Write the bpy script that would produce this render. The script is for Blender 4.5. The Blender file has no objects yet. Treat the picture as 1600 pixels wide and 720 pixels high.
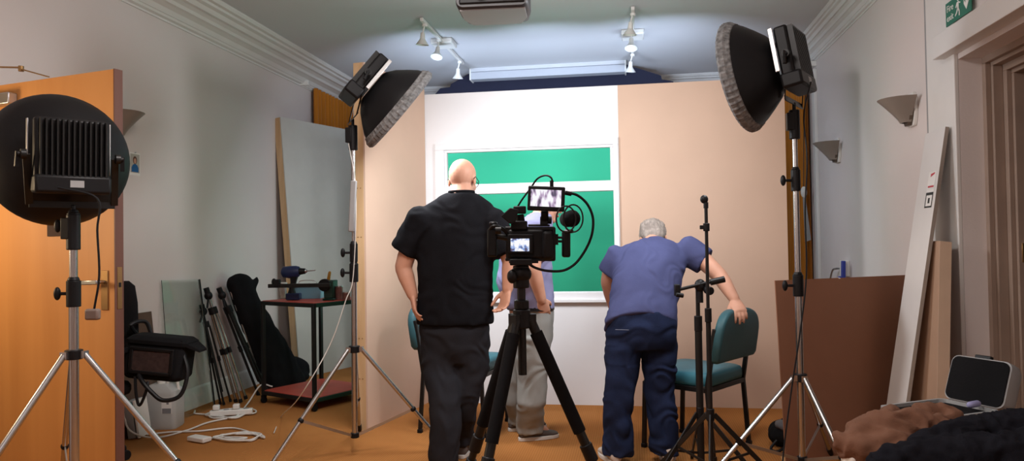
import bpy, bmesh, math, random
import numpy as np
from mathutils import Vector, Matrix, noise
from math import sin, cos, tan, atan, radians, pi, sqrt

random.seed(4)
V = Vector
C = bpy.context.scene
COL = C.collection

# ---------------------------------------------------------------- camera
FPX = 1157.0                      # focal length in pixels of the 1600 px wide frame
EYE = V((0, 0, 1.23))
_yaw, _pitch, _roll = radians(9.1), atan(23 / FPX), 0.0157
FW = V((-sin(_yaw) * cos(_pitch), cos(_yaw) * cos(_pitch), sin(_pitch)))
_r0 = V((cos(_yaw), sin(_yaw), 0)); _u0 = _r0.cross(FW)
RT = _r0 * cos(_roll) - _u0 * sin(_roll)
UP = _u0 * cos(_roll) + _r0 * sin(_roll)
cd = bpy.data.cameras.new('camera'); cam = bpy.data.objects.new('camera', cd); COL.objects.link(cam)
cd.sensor_width = 36; cd.lens = 36 * FPX / 1600; cd.clip_start = 0.05
R3 = Matrix((RT, UP, -FW)).transposed()
cam.matrix_world = Matrix.Translation(EYE) @ R3.to_4x4()
C.camera = cam

def ray(px, py): return RT * ((px - 800) / FPX) - UP * ((py - 360) / FPX) + FW
def P(px, py, d): return EYE + ray(px, py) * d          # a point of the room at depth d
def on(px, py, ax, val):
    k = ray(px, py); return EYE + k * ((val - EYE[ax]) / k[ax])

# ---------------------------------------------------------------- light
def S(r, g, b):
    f = lambda c: (c / 255 / 12.92) if c / 255 <= 0.04045 else ((c / 255 + 0.055) / 1.055) ** 2.4
    return (f(r), f(g), f(b))

w = bpy.data.worlds.new('world'); C.world = w; w.use_nodes = True
w.node_tree.nodes['Background'].inputs[0].default_value = (0.5, 0.55, 0.65, 1)
w.node_tree.nodes['Background'].inputs[1].default_value = 0.05
C.view_settings.view_transform = 'Standard'; C.view_settings.look = 'None'
C.view_settings.exposure = 0.0; C.view_settings.gamma = 1.0; C.view_settings.use_curve_mapping = False

def area_light(name, loc, direction, size, power, color, shape='DISK', size_y=None, spread=None):
    l = bpy.data.lights.new(name, 'AREA'); l.shape = shape; l.size = size
    if size_y: l.size_y = size_y
    l.energy = power; l.color = color
    if spread: l.spread = spread
    o = bpy.data.objects.new(name, l); COL.objects.link(o)
    o.location = loc; o.rotation_euler = V(direction).to_track_quat('-Z', 'Y').to_euler()
    return o

# added fill lights without fixtures, all out of view
area_light('overhead_fill', (-0.8, 2.3, 3.05), (0, 0, -1), 0.9, 66, (1.0, 0.92, 0.88), 'RECTANGLE', 0.9)  # unseen overhead fill, added to brighten the walls
area_light('upward_fill', (-0.9, -0.9, 1.9), (0, 0.25, 1), 0.6, 46, (1.0, 0.93, 0.91))  # unseen fill, added to lighten the near ceiling
area_light('green_tint_fill', (-2.0, 6.1, 0.9), (-0.9, 0.40, 0.0), 0.4, 2.4, (0.72, 1.0, 0.84))  # added green light hidden behind the side flat, tints left wall and leaning flat
# LED panels behind the set wall, washing the green backing and the far ceiling
for x in (-1.75, -0.75, 0.25):
    area_light('backing_light', (x, 5.98, 2.25), (0, 0.80, -0.60), 0.6, 10.5, (0.80, 0.86, 1.0), 'RECTANGLE', 0.25)
    area_light('far_ceiling_light', (x, 5.98, 2.28), (0, 1.8, 0.95), 0.5, 7, (0.60, 0.75, 1.0), 'RECTANGLE', 0.15, radians(95))
# warm lamp in the hallway beyond the open door
area_light('hallway_light', (-3.75, 2.55, 1.5), (0.85, 0.5, -0.15), 0.5, 15, (1.0, 0.74, 0.45))
LAMP_POWER = {'mid': 31, 'right': 28}
LAMP_COLOR = (0.93, 0.96, 1.0)

# ---------------------------------------------------------------- materials
MATS = {}
def mat(name, col, rough=0.6, metal=0.0, var=0.10, scale=6.0, bump=0.0, bscale=60.0, spec=0.4, stretch=(1, 1, 1), sheen=0.0,
        trans=0.0, emit=None, estr=0.0, ior=1.45):
    if name in MATS: return MATS[name]
    m = bpy.data.materials.new(name); m.use_nodes = True; MATS[name] = m
    nt = m.node_tree; N = nt.nodes; b = N['Principled BSDF']
    b.inputs['Roughness'].default_value = rough; b.inputs['Metallic'].default_value = metal
    b.inputs['Specular IOR Level'].default_value = spec; b.inputs['IOR'].default_value = ior
    b.inputs['Transmission Weight'].default_value = trans
    if sheen: b.inputs['Sheen Weight'].default_value = sheen
    tc = N.new('ShaderNodeTexCoord'); mp = N.new('ShaderNodeMapping'); mp.inputs['Scale'].default_value = stretch
    nt.links.new(tc.outputs['Object'], mp.inputs['Vector'])
    nz = N.new('ShaderNodeTexNoise'); nz.inputs['Scale'].default_value = scale; nz.inputs['Detail'].default_value = 4
    nt.links.new(mp.outputs[0], nz.inputs['Vector'])
    cr = N.new('ShaderNodeValToRGB')
    lo = [c * (1 - var) for c in col]; hi = [min(1, c * (1 + var)) for c in col]
    cr.color_ramp.elements[0].position = 0.3; cr.color_ramp.elements[1].position = 0.7
    cr.color_ramp.elements[0].color = (*lo, 1); cr.color_ramp.elements[1].color = (*hi, 1)
    nt.links.new(nz.outputs['Fac'], cr.inputs['Fac']); nt.links.new(cr.outputs[0], b.inputs['Base Color'])
    if bump:
        n2 = N.new('ShaderNodeTexNoise'); n2.inputs['Scale'].default_value = bscale; n2.inputs['Detail'].default_value = 3
        nt.links.new(mp.outputs[0], n2.inputs['Vector'])
        bp = N.new('ShaderNodeBump'); bp.inputs['Strength'].default_value = bump; bp.inputs['Distance'].default_value = 0.004
        nt.links.new(n2.outputs['Fac'], bp.inputs['Height']); nt.links.new(bp.outputs[0], b.inputs['Normal'])
    if emit:
        b.inputs['Emission Color'].default_value = (*emit, 1); b.inputs['Emission Strength'].default_value = estr
    return m

def wood_mat(name, a, b_, scale=3.0, stretch=(1, 1, 0.08), rough=0.55):
    m = bpy.data.materials.new(name); m.use_nodes = True; MATS[name] = m
    nt = m.node_tree; N = nt.nodes; b = N['Principled BSDF']; b.inputs['Roughness'].default_value = rough
    tc = N.new('ShaderNodeTexCoord'); mp = N.new('ShaderNodeMapping'); mp.inputs['Scale'].default_value = stretch
    nz = N.new('ShaderNodeTexNoise'); nz.inputs['Scale'].default_value = scale * 8; nz.inputs['Detail'].default_value = 6
    nz.inputs['Distortion'].default_value = 0.6
    cr = N.new('ShaderNodeValToRGB'); cr.color_ramp.elements[0].position = 0.3; cr.color_ramp.elements[1].position = 0.72
    cr.color_ramp.elements[0].color = (*a, 1); cr.color_ramp.elements[1].color = (*b_, 1)
    nt.links.new(tc.outputs['Object'], mp.inputs[0]); nt.links.new(mp.outputs[0], nz.inputs['Vector'])
    nt.links.new(nz.outputs['Fac'], cr.inputs[0]); nt.links.new(cr.outputs[0], b.inputs['Base Color'])
    return m

def carpet_mat():
    m = bpy.data.materials.new('ribbed_carpet'); m.use_nodes = True
    nt = m.node_tree; N = nt.nodes; b = N['Principled BSDF']; b.inputs['Roughness'].default_value = 0.95
    b.inputs['Specular IOR Level'].default_value = 0.1
    tc = N.new('ShaderNodeTexCoord')
    wv = N.new('ShaderNodeTexWave'); wv.wave_type = 'BANDS'; wv.bands_direction = 'X'; wv.inputs['Scale'].default_value = 22
    wv.inputs['Distortion'].default_value = 0.6; wv.inputs['Detail'].default_value = 2
    nz = N.new('ShaderNodeTexNoise'); nz.inputs['Scale'].default_value = 3; nz.inputs['Detail'].default_value = 8
    n3 = N.new('ShaderNodeTexNoise'); n3.inputs['Scale'].default_value = 160
    for n in (wv, nz, n3): nt.links.new(tc.outputs['Object'], n.inputs['Vector'])
    c1 = N.new('ShaderNodeValToRGB'); c1.color_ramp.elements[0].color = (*S(138, 88, 46), 1); c1.color_ramp.elements[1].color = (*S(184, 124, 68), 1)
    mx = N.new('ShaderNodeMix'); mx.data_type = 'FLOAT'; mx.inputs[0].default_value = 0.45
    nt.links.new(nz.outputs['Fac'], mx.inputs[2]); nt.links.new(wv.outputs['Fac'], mx.inputs[3])
    m2 = N.new('ShaderNodeMix'); m2.data_type = 'FLOAT'; m2.inputs[0].default_value = 0.25
    nt.links.new(mx.outputs[0], m2.inputs[2]); nt.links.new(n3.outputs['Fac'], m2.inputs[3])
    nt.links.new(m2.outputs[0], c1.inputs[0]); nt.links.new(c1.outputs[0], b.inputs['Base Color'])
    bp = N.new('ShaderNodeBump'); bp.inputs['Strength'].default_value = 0.5; bp.inputs['Distance'].default_value = 0.004
    nt.links.new(m2.outputs[0], bp.inputs['Height']); nt.links.new(bp.outputs[0], b.inputs['Normal'])
    return m

WALL = mat('wall_paint', S(218, 209, 205), 0.85, var=0.02, scale=1.5, bump=0.15, bscale=90)
CEIL = mat('ceiling_paint', S(205, 205, 207), 0.9, var=0.02, scale=1.0)
GLOSS = mat('white_gloss_paint', S(222, 220, 216), 0.4, var=0.02)
CREAM = mat('cream_gloss_paint', S(200, 186, 170), 0.5, var=0.04)
CARPET = carpet_mat()
MDF = mat('tan_board', S(208, 178, 156), 0.8, var=0.02, scale=4)
PINE = wood_mat('pine', S(196, 158, 112), S(224, 192, 150), 1.2)
FLATWHITE = mat('white_set_paint', S(232, 232, 234), 0.6, var=0.01)
GREEN = mat('green_backing_paint', S(38, 150, 114), 0.8, var=0.03, scale=1)
NAVY = mat('matte_navy', S(31, 32, 50), 0.9, var=0.06)
DOOR = wood_mat('orange_veneer', S(186, 126, 64), S(202, 142, 78), 0.7)
DOOREDGE = wood_mat('dark_door_edge', S(80, 48, 38), S(108, 68, 52), 1.0)
HARDB = mat('brown_hardboard', S(142, 98, 74), 0.7, var=0.06, scale=3)
CHROME = mat('chrome', (0.5, 0.5, 0.5), 0.27, 1.0, var=0.02)
STEEL = mat('dull_steel', (0.5, 0.5, 0.5), 0.4, 1.0, var=0.05)
BLACKP = mat('black_plastic', (0.008, 0.008, 0.009), 0.45, var=0.1, spec=0.25)
BLACKM = mat('black_metal', (0.009, 0.009, 0.009), 0.4, 0.0, var=0.1, spec=0.35)
BLACKF = mat('black_fabric', (0.008, 0.008, 0.009), 0.95, var=0.2, bump=0.3, bscale=120, spec=0.15)
DISHB = mat('black_dish_enamel', (0.008, 0.008, 0.009), 0.45, var=0.05, spec=0.22)
SOCK = mat('grey_elastic_fabric', (0.17, 0.17, 0.17), 0.9, var=0.5, scale=45, bump=0.8, bscale=70)
DIFF = mat('diffuser_fabric', (0.85, 0.85, 0.85), 0.9, emit=(0.95, 0.97, 1), estr=3.0)
WHITEP = mat('white_plastic', S(226, 224, 218), 0.4, var=0.02)
GREYP = mat('grey_plastic', S(150, 150, 150), 0.5, var=0.05)
GLASSW = mat('frosted_shade_glass', S(150, 140, 130), 0.35, var=0.05, trans=0.15)
TEAL = mat('teal_vinyl', S(58, 118, 134), 0.5, var=0.06, scale=8, bump=0.15, bscale=150)
CURT = mat('ochre_curtain', S(178, 108, 26), 0.95, var=0.15, scale=10, stretch=(1, 1, 0.1), sheen=0.2)
RED = mat('red_laminate', S(176, 70, 56), 0.45, var=0.08)
GREENM = mat('dark_green_metal', S(20, 50, 40), 0.45, var=0.1)
SKIN = mat('skin', S(198, 148, 124), 0.55, var=0.07, scale=14, bump=0.1, bscale=200)
BLUESHIRT = mat('faded_blue_cotton', S(68, 72, 106), 0.95, var=0.08, scale=9, bump=0.25, bscale=160, spec=0.1)
LILAC = mat('pale_lilac_cotton', S(134, 134, 168), 0.95, var=0.06, scale=9, bump=0.25, bscale=160, spec=0.1)
BLACKTEE = mat('black_cotton', (0.008, 0.008, 0.010), 0.95, var=0.2, bump=0.25, bscale=160, spec=0.1)
JEANS = mat('dark_denim', S(30, 38, 62), 0.95, var=0.28, scale=7, bump=0.3, bscale=200, spec=0.1)
CHARC = mat('charcoal_trouser', S(38, 38, 42), 0.95, var=0.15, bump=0.2, bscale=140, spec=0.1)
GREYT = mat('grey_chino', S(140, 140, 136), 0.9, var=0.06, bump=0.2, bscale=140, spec=0.1)
SHOED = mat('brown_grey_suede', S(84, 76, 72), 0.9, var=0.1)
SHOEL = mat('pale_canvas_shoe', S(186, 174, 164), 0.85, var=0.12)
SOLE = mat('white_rubber', S(206, 202, 196), 0.7, var=0.04)
HAIR = mat('grey_hair', S(136, 126, 118), 0.8, var=0.3, scale=60, stretch=(1, 1, 0.2))
IRIS = mat('dark_iris', S(60, 50, 44), 0.25, var=0.05)
EYEW = mat('eye_white', S(225, 220, 214), 0.3, var=0.02)
LIP = mat('lip', S(176, 110, 100), 0.5, var=0.05)
WHITEC = mat('white_cable', S(214, 212, 206), 0.5, var=0.02)
CARD = mat('brown_cardboard', S(160, 116, 74), 0.85, var=0.08)
DRILLB = mat('navy_drill_plastic', S(30, 44, 84), 0.45, var=0.1)
BOXB = mat('pale_blue_plastic', S(120, 168, 186), 0.4, var=0.04)
BROWNJ = mat('brown_jacket_cloth', S(106, 72, 54), 0.9, var=0.12, scale=9, bump=0.3, bscale=140)
DARKJ = mat('dark_navy_coat_cloth', (0.008, 0.008, 0.011), 0.95, var=0.25, scale=12, bump=0.4, bscale=120, spec=0.08)
PAPER = mat('white_paper', S(232, 230, 226), 0.8, var=0.02)
BLUEC = mat('blue_cloth', S(40, 96, 150), 0.8, var=0.1)
SIGNG = mat('sign_green', S(44, 112, 90), 0.5, var=0.03)
REDINK = mat('red_ink', S(190, 70, 80), 0.7, var=0.05)
BLUEP = mat('blue_plastic', S(48, 62, 150), 0.4, var=0.05)
BRASS = mat('aged_brass', S(150, 118, 78), 0.4, 0.8, var=0.1)
AMBER = mat('amber_handle', S(170, 120, 40), 0.5, var=0.1)
GLASS = mat('greenish_glass', (0.92, 0.99, 0.95), 0.02, var=0.0, trans=1.0, ior=1.45)

def screen_mat(name, sc, off, tint):
    m = bpy.data.materials.new(name); m.use_nodes = True; MATS[name] = m
    nt = m.node_tree; N = nt.nodes; b = N['Principled BSDF']; b.inputs['Base Color'].default_value = (0.02, 0.02, 0.02, 1)
    tc = N.new('ShaderNodeTexCoord'); mp = N.new('ShaderNodeMapping'); mp.inputs['Scale'].default_value = sc; mp.inputs['Location'].default_value = off
    nz = N.new('ShaderNodeTexNoise'); nz.inputs['Scale'].default_value = 1.0; nz.inputs['Detail'].default_value = 2
    cr = N.new('ShaderNodeValToRGB'); e = cr.color_ramp.elements
    e[0].position = 0.36; e[0].color = (0.10, 0.08, 0.14, 1); e[1].position = 0.52; e[1].color = (0.95, 0.95, 0.98, 1)
    k = e.new(0.43); k.color = (*tint, 1)
    nt.links.new(tc.outputs['Object'], mp.inputs[0]); nt.links.new(mp.outputs[0], nz.inputs['Vector']); nt.links.new(nz.outputs['Fac'], cr.inputs[0])
    nt.links.new(cr.outputs[0], b.inputs['Emission Color']); b.inputs['Emission Strength'].default_value = 1.0
    return m
SCREEN1 = screen_mat('monitor_picture', (70, 70, 24), (1.3, 0, 2.0), (0.55, 0.42, 0.60))
SCREEN2 = screen_mat('viewfinder_picture', (60, 60, 60), (4.2, 1, 0.3), (0.22, 0.36, 0.72))

# ---------------------------------------------------------------- mesh builder
def frame(o, x, y, z): 
    m = Matrix((V(x), V(y), V(z))).transposed().to_4x4(); return Matrix.Translation(V(o)) @ m
def basis(z, hint=(0, 0, 1)):
    z = V(z).normalized(); h = V(hint)
    if abs(z.dot(h)) > 0.98: h = V((1, 0, 0)) if abs(z.x) < 0.9 else V((0, 1, 0))
    x = h.cross(z).normalized(); y = z.cross(x); return x, y, z

class M:
    def __init__(s): s.v = []; s.f = []; s.T = None
    def add(s, vs, fs):
        n = len(s.v)
        s.v += [(s.T @ V(p)) if s.T is not None else V(p) for p in vs]
        s.f += [[i + n for i in q] for q in fs]; return s
    def box(s, c, d, T=None):
        x, y, z = d[0] / 2, d[1] / 2, d[2] / 2
        vs = [V((i * x, j * y, k * z)) for i in (-1, 1) for j in (-1, 1) for k in (-1, 1)]
        vs = [(T @ p if T is not None else p + V(c)) for p in vs]
        return s.add(vs, [(0, 1, 3, 2), (4, 6, 7, 5), (0, 4, 5, 1), (2, 3, 7, 6), (0, 2, 6, 4), (1, 5, 7, 3)])
    def bx(s, lo, hi):
        lo, hi = V(lo), V(hi); return s.box((lo + hi) / 2, hi - lo)
    def beam(s, p0, p1, wd, th, hint=(0, 0, 1)):
        p0, p1 = V(p0), V(p1); x, y, z = basis(p1 - p0, hint)
        return s.box((0, 0, 0), (wd, th, (p1 - p0).length), frame((p0 + p1) / 2, x, y, z))
    def rings(s, rs, cap=True):
        n = len(rs[0]); vs = [p for r in rs for p in r]; fs = []
        for i in range(len(rs) - 1):
            for j in range(n):
                k = (j + 1) % n; fs.append((i * n + j, i * n + k, (i + 1) * n + k, (i + 1) * n + j))
        if cap: fs.append(list(range(n))[::-1]); fs.append([(len(rs) - 1) * n + j for j in range(n)])
        return s.add(vs, fs)
    def cyl(s, p0, p1, r0, r1=None, n=16):
        r1 = r0 if r1 is None else r1
        p0, p1 = V(p0), V(p1); x, y, z = basis(p1 - p0)
        R = lambda p, r: [p + x * (r * cos(2 * pi * j / n)) + y * (r * sin(2 * pi * j / n)) for j in range(n)]
        return s.rings([R(p0, r0), R(p1, r1)])
    def tube(s, pts, r, n=8, closed=False):
        pts = [V(p) for p in pts]; rad = r if isinstance(r, (list, tuple)) else [r] * len(pts)
        x = None; rs = []
        for i, p in enumerate(pts):
            t = (pts[min(i + 1, len(pts) - 1)] - pts[max(i - 1, 0)])
            if t.length < 1e-9: t = V((0, 0, 1))
            t.normalize()
            if x is None: x, y, _ = basis(t)
            else:
                x = (x - t * x.dot(t))
                if x.length < 1e-6: x, y, _ = basis(t)
                x.normalize(); y = t.cross(x)
            rs.append([p + x * (rad[i] * cos(2 * pi * j / n)) + y * (rad[i] * sin(2 * pi * j / n)) for j in range(n)])
        return s.rings(rs)
    def lathe(s, prof, T, n=32, cap=True):
        return s.rings([[T @ V((r * cos(2 * pi * j / n), r * sin(2 * pi * j / n), z)) for j in range(n)] for r, z in prof], cap)
    def prism(s, poly, T, d):
        """poly in local xy, extruded by d along local z"""
        return s.rings([[T @ V((x, y, 0)) for x, y in poly], [T @ V((x, y, d)) for x, y in poly]])
    def ell(s, c, r, X=(1, 0, 0), Y=(0, 1, 0), Z=(0, 0, 1), n=16, m=10):
        c, X, Y, Z = V(c), V(X), V(Y), V(Z); rs = []
        for i in range(m + 1):
            a = -pi / 2 + pi * (0.03 + 0.94 * i / m); q = cos(a)
            rs.append([c + X * (r[0] * q * cos(2 * pi * j / n)) + Y * (r[1] * q * sin(2 * pi * j / n)) + Z * (r[2] * sin(a)) for j in range(n)])
        return s.rings(rs)
    def chain(s, pts, rad, n=14):
        """a limb: tapered tube with round ends"""
        pts = [V(p) for p in pts]; 
        d0 = (pts[0] - pts[1]).normalized(); d1 = (pts[-1] - pts[-2]).normalized()
        P0 = [pts[0] + d0 * (rad[0] * q) for q in (0.95, 0.7)]; R0 = [rad[0] * 0.32, rad[0] * 0.72]
        P1 = [pts[-1] + d1 * (rad[-1] * q) for q in (0.7, 0.95)]; R1 = [rad[-1] * 0.72, rad[-1] * 0.32]
        # sample the joints smoothly
        return s.tube(P0 + pts + P1, R0 + list(rad) + R1, n)
    def eloft(s, secs, n=24):
        """secs: (centre, half axis vector a, half axis vector b)"""
        return s.rings([[V(c) + V(a) * cos(2 * pi * j / n) + V(b) * sin(2 * pi * j / n) for j in range(n)] for c, a, b in secs])

def smooth_path(pts, k=6):
    """Catmull-Rom through the points"""
    pts = [V(p) for p in pts]; out = []
    q = [pts[0] * 2 - pts[1]] + pts + [pts[-1] * 2 - pts[-2]]
    for i in range(1, len(q) - 2):
        for j in range(k):
            t = j / k; a, b, c, d = q[i - 1], q[i], q[i + 1], q[i + 2]
            out.append(0.5 * ((2 * b) + (c - a) * t + (2 * a - 5 * b + 4 * c - d) * t * t + (3 * b - a - 3 * c + d) * t ** 3))
    out.append(pts[-1]); return out

def rrect(w_, h_, r, k=5):
    out = []
    for cx, cy, a in ((w_ / 2 - r, h_ / 2 - r, 0), (-w_ / 2 + r, h_ / 2 - r, 90), (-w_ / 2 + r, -h_ / 2 + r, 180), (w_ / 2 - r, -h_ / 2 + r, 270)):
        for i in range(k + 1):
            t = radians(a + 90 * i / k); out.append((cx + r * cos(t), cy + r * sin(t)))
    return out

def world_inv(root):
    return (Matrix.Translation(root.location) @ root.rotation_euler.to_matrix().to_4x4()).inverted() if root else Matrix()
def root_of(o):
    while o.parent: o = o.parent
    return o

def obj(name, m, material, parent=None, smooth=40, bevel=0.0, base=None, label=None, segs=2):
    me = bpy.data.meshes.new(name)
    inv = world_inv(root_of(parent)) if parent else (Matrix.Translation(-V(base)) if base is not None else Matrix())
    me.from_pydata([inv @ p for p in m.v], [], m.f); me.update()
    bm = bmesh.new(); bm.from_mesh(me); bmesh.ops.recalc_face_normals(bm, faces=bm.faces); bm.to_mesh(me); bm.free()
    me.materials.append(material)
    o = bpy.data.objects.new(name, me); COL.objects.link(o)
    if parent: o.parent = parent
    elif base is not None: o.location = base
    if smooth:
        me.polygons.foreach_set('use_smooth', [True] * len(me.polygons)); me.set_sharp_from_angle(angle=radians(smooth))
    if bevel:
        b = o.modifiers.new('soft_edges', 'BEVEL'); b.width = bevel; b.segments = segs; b.limit_method = 'ANGLE'; b.angle_limit = radians(35)
    if label: o['label'] = label
    return o

def thing(name, label, cat, loc=(0, 0, 0), rotz=0.0, group=None):
    o = bpy.data.objects.new(name, None); COL.objects.link(o); o.empty_display_size = 0.1
    o.location = loc; o.rotation_euler = (0, 0, rotz); return tag(o, label, cat, group)
def tag(o, label, cat, group=None):
    o['label'] = label; o['category'] = cat
    if group: o['group'] = group
    return o
def struct(name, m, material, parent=None, **k):
    o = obj(name, m, material, parent, **k)
    if not parent: o['kind'] = 'structure'
    return o
def dup(root, loc, rotz, label):
    def cp(o, par):
        c = o.copy(); COL.objects.link(c); c.parent = par
        for ch in [q for q in bpy.data.objects if q.parent == o]: cp(ch, c)
        return c
    r = cp(root, None); r.location = loc; r.rotation_euler = (0, 0, rotz); r['label'] = label
    return r

def remeshed(m, voxel, smooth_n=6, keep=None, wrinkle=None):
    """join overlapping closed shapes into one continuous surface; returns verts, faces"""
    me = bpy.data.meshes.new('tmp'); me.from_pydata(m.v, [], m.f)
    bm = bmesh.new(); bm.from_mesh(me); bmesh.ops.recalc_face_normals(bm, faces=bm.faces); bm.to_mesh(me); bm.free()
    o = bpy.data.objects.new('tmp', me); COL.objects.link(o)
    r = o.modifiers.new('r', 'REMESH'); r.mode = 'VOXEL'; r.voxel_size = voxel; r.adaptivity = 0
    dg = bpy.context.evaluated_depsgraph_get(); ev = o.evaluated_get(dg); q = bpy.data.meshes.new_from_object(ev)
    n = len(q.vertices); co = np.empty(n * 3); q.vertices.foreach_get('co', co); co = co.reshape(-1, 3)
    ed = np.empty(len(q.edges) * 2, dtype=np.int64); q.edges.foreach_get('vertices', ed); ed = ed.reshape(-1, 2)
    deg = np.bincount(ed.ravel(), minlength=n).astype(float)[:, None]
    wt = np.ones((n, 1))
    for c, rad in (keep or []):
        d = np.linalg.norm(co - np.array(c), axis=1); wt[d < rad] = 0.35
    for _ in range(smooth_n):
        acc = np.zeros_like(co)
        np.add.at(acc, ed[:, 0], co[ed[:, 1]]); np.add.at(acc, ed[:, 1], co[ed[:, 0]])
        co = co + (acc / deg - co) * 0.6 * wt
    if wrinkle:
        q.vertices.foreach_set('co', co.ravel()); q.update()
        nr = np.empty(n * 3); q.vertices.foreach_get('normal', nr); nr = nr.reshape(-1, 3)
        amp = np.array([wrinkle(V(c)) for c in co])[:, None]
        co = co + nr * amp
    out = M(); out.v = [V(c) for c in co]; out.f = [list(p.vertices) for p in q.polygons]
    bpy.data.objects.remove(o); bpy.data.meshes.remove(me); bpy.data.meshes.remove(q)
    return out

# ================================================================ the room
XL, XR, YB, YF, H = -3.4, 1.77, 8.75, -1.6, 3.12
struct('floor', M().bx((XL - .15, YF - .1, -.1), (XR + .6, YB + .15, 0)), CARPET, smooth=0)
struct('ceiling', M().bx((XL - .15, YF - .1, H), (XR + .15, YB + .15, H + .1)), CEIL, smooth=0)
DY0, DY1, DZ = 2.30, 3.44, 2.14          # doorway in the left wall
m = M().bx((XL - .15, YF, 0), (XL, DY0, H)).bx((XL - .15, DY0, DZ), (XL, DY1, H)).bx((XL - .15, DY1, 0), (XL, YB, H))
struct('wall_left', m, WALL, smooth=0)
RY0, RY1, RZ = 3.05, 4.33, 2.20          # doorway in the right wall
m = M().bx((XR, YF, 0), (XR + .14, RY0, H)).bx((XR, RY0, RZ), (XR + .14, RY1, H)).bx((XR, RY1, 0), (XR + .14, YB, H))
struct('wall_right', m, WALL, smooth=0)
struct('wall_back', M().bx((XL - .15, YB, 0), (XR + .15, YB + .15, H)), WALL, smooth=0)
struct('wall_front', M().bx((XL - .15, YF - .1, 0), (XR + .15, YF, H)), WALL, smooth=0)
# cornice: one moulded profile run along three walls (d = out from the wall, z = down from the ceiling)
prof = [(0, 0), (.36, 0), (.36, .012), (.345, .03), (.31, .03), (.30, .045), (.26, .05), (.235, .075), (.225, .075), (.20, .072), (.165, .085),
        (.15, .105), (.135, .105), (.12, .11), (.085, .12), (.06, .15), (.05, .15), (.04, .165), (.012, .17), (.012, .185), (0, .185)]
def cornice(name, T, L, k=1.0): struct(name, M().prism([(a * k, -b) for a, b in prof], T, L), GLOSS, smooth=25)
cornice('trim_1', frame((XL, YF, H), (1, 0, 0), (0, 0, 1), (0, 1, 0)), YB - YF, 1.02)
cornice('trim_2', frame((XR, YF, H), (-1, 0, 0), (0, 0, 1), (0, 1, 0)), YB - YF, 0.52)
cornice('trim_3', frame((XL, YB, H), (0, -1, 0), (0, 0, 1), (1, 0, 0)), XR - XL, 0.8)
sk = [(0, 0), (.022, 0), (.022, .10), (.016, .115), (.016, .14), (.008, .155), (0, .16)]
struct('baseboard_left', M().prism(sk, frame((XL, DY1 + .1, 0), (1, 0, 0), (0, 0, 1), (0, 1, 0)), YB - DY1 - .1), GLOSS, smooth=30)
struct('baseboard_right', M().prism(sk, frame((XR, RY1 + .4, 0), (-1, 0, 0), (0, 0, 1), (0, 1, 0)), YB - RY1 - .4), GLOSS, smooth=30)
# left door frame
m = M()
for y0, y1 in ((DY0 - .07, DY0 + .02), (DY1 - .02, DY1 + .07)): m.bx((XL - .01, y0, 0), (XL + .025, y1, DZ + .07))
m.bx((XL - .01, DY0 - .07, DZ - .02), (XL + .025, DY1 + .07, DZ + .07))
struct('trim_4', m, CREAM, smooth=0, bevel=.006)
# the right doorway: broad casing, reveal, stepped frame
struct('trim_5', M().bx((XR - .022, RY1 + .0, 0), (XR, 4.70, 3.0)), GLOSS, smooth=0, bevel=.004)
struct('trim_6', M().bx((XR - .085, 2.6, 2.228), (XR + .0, 4.45, 2.352)), GLOSS, smooth=0, bevel=.004)
struct('trim_shadow_line', M().bx((XR - .02, 4.70, 0), (XR, 4.722, H - .18)), GREYP, smooth=0)  # grey strip painting the shadow line beside the casing
m = M()
for x0, x1, dy in ((1.887, 1.915, .035), (1.915, 1.965, .055), (1.965, 1.99, .09), (1.99, 2.09, .11)):
    m.bx((x0, RY1 - dy, 0), (x1, RY1 + .05, RZ - dy)); m.bx((x0, RY0, RZ - dy), (x1, RY1 + .05, RZ + .05))
dr = struct('door_2', m, mat('taupe_gloss_paint', S(150, 130, 116), 0.5, var=0.06), smooth=0, bevel=.003)
obj('strike_plate', M().bx((2.005, RY1 - .114, 1.10), (2.045, RY1 - .108, 1.20)), BRASS, dr, bevel=.002)
obj('latch_hole', M().bx((2.015, RY1 - .117, 1.13), (2.035, RY1 - .112, 1.17)), BLACKM, dr)
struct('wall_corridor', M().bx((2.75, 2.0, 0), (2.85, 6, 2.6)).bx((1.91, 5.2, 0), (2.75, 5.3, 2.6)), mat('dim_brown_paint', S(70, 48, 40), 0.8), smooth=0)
struct('wall_hallway', M().bx((-5.0, 1.2, 0), (-4.9, 4.6, 2.6)).bx((-4.9, 1.1, 0), (XL - .15, 1.2, 2.6)).bx((-4.9, 4.6, 0), (XL - .15, 4.7, 2.6)), CREAM, smooth=0)

# the open door leaf on the left
hx, ex = V((-3.36, 3.40, 0)), V((-2.43, 3.185, 0)); dv = (ex - hx).normalized(); nv = V((-dv.y, dv.x, 0))   # nv: away from the camera
T = frame(hx, dv, nv, (0, 0, 1)); Ld = (ex - hx).length
d1 = struct('door_1', M().box((0, 0, 0), (Ld - .004, .044, 2.10), T @ Matrix.Translation((Ld / 2, .025, 1.055))), DOOR, smooth=0, bevel=.002)
obj('edge_lipping', M().box((0, 0, 0), (.006, .0465, 2.102), T @ Matrix.Translation((Ld - .001, .025, 1.055))), DOOREDGE, d1)
obj('lock_faceplate', M().box((0, 0, 0), (.004, .026, .20), T @ Matrix.Translation((Ld + .003, .025, 1.055))), BRASS, d1, bevel=.001)
obj('keyhole', M().box((0, 0, 0), (.004, .012, .022), T @ Matrix.Translation((Ld + .005, .025, 1.07))), BLACKM, d1)
hp = obj('handle_plate', M().box((0, 0, 0), (.045, .006, .19), T @ Matrix.Translation((Ld - .065, -.0, 1.045))), BRASS, d1, bevel=.002)
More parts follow.
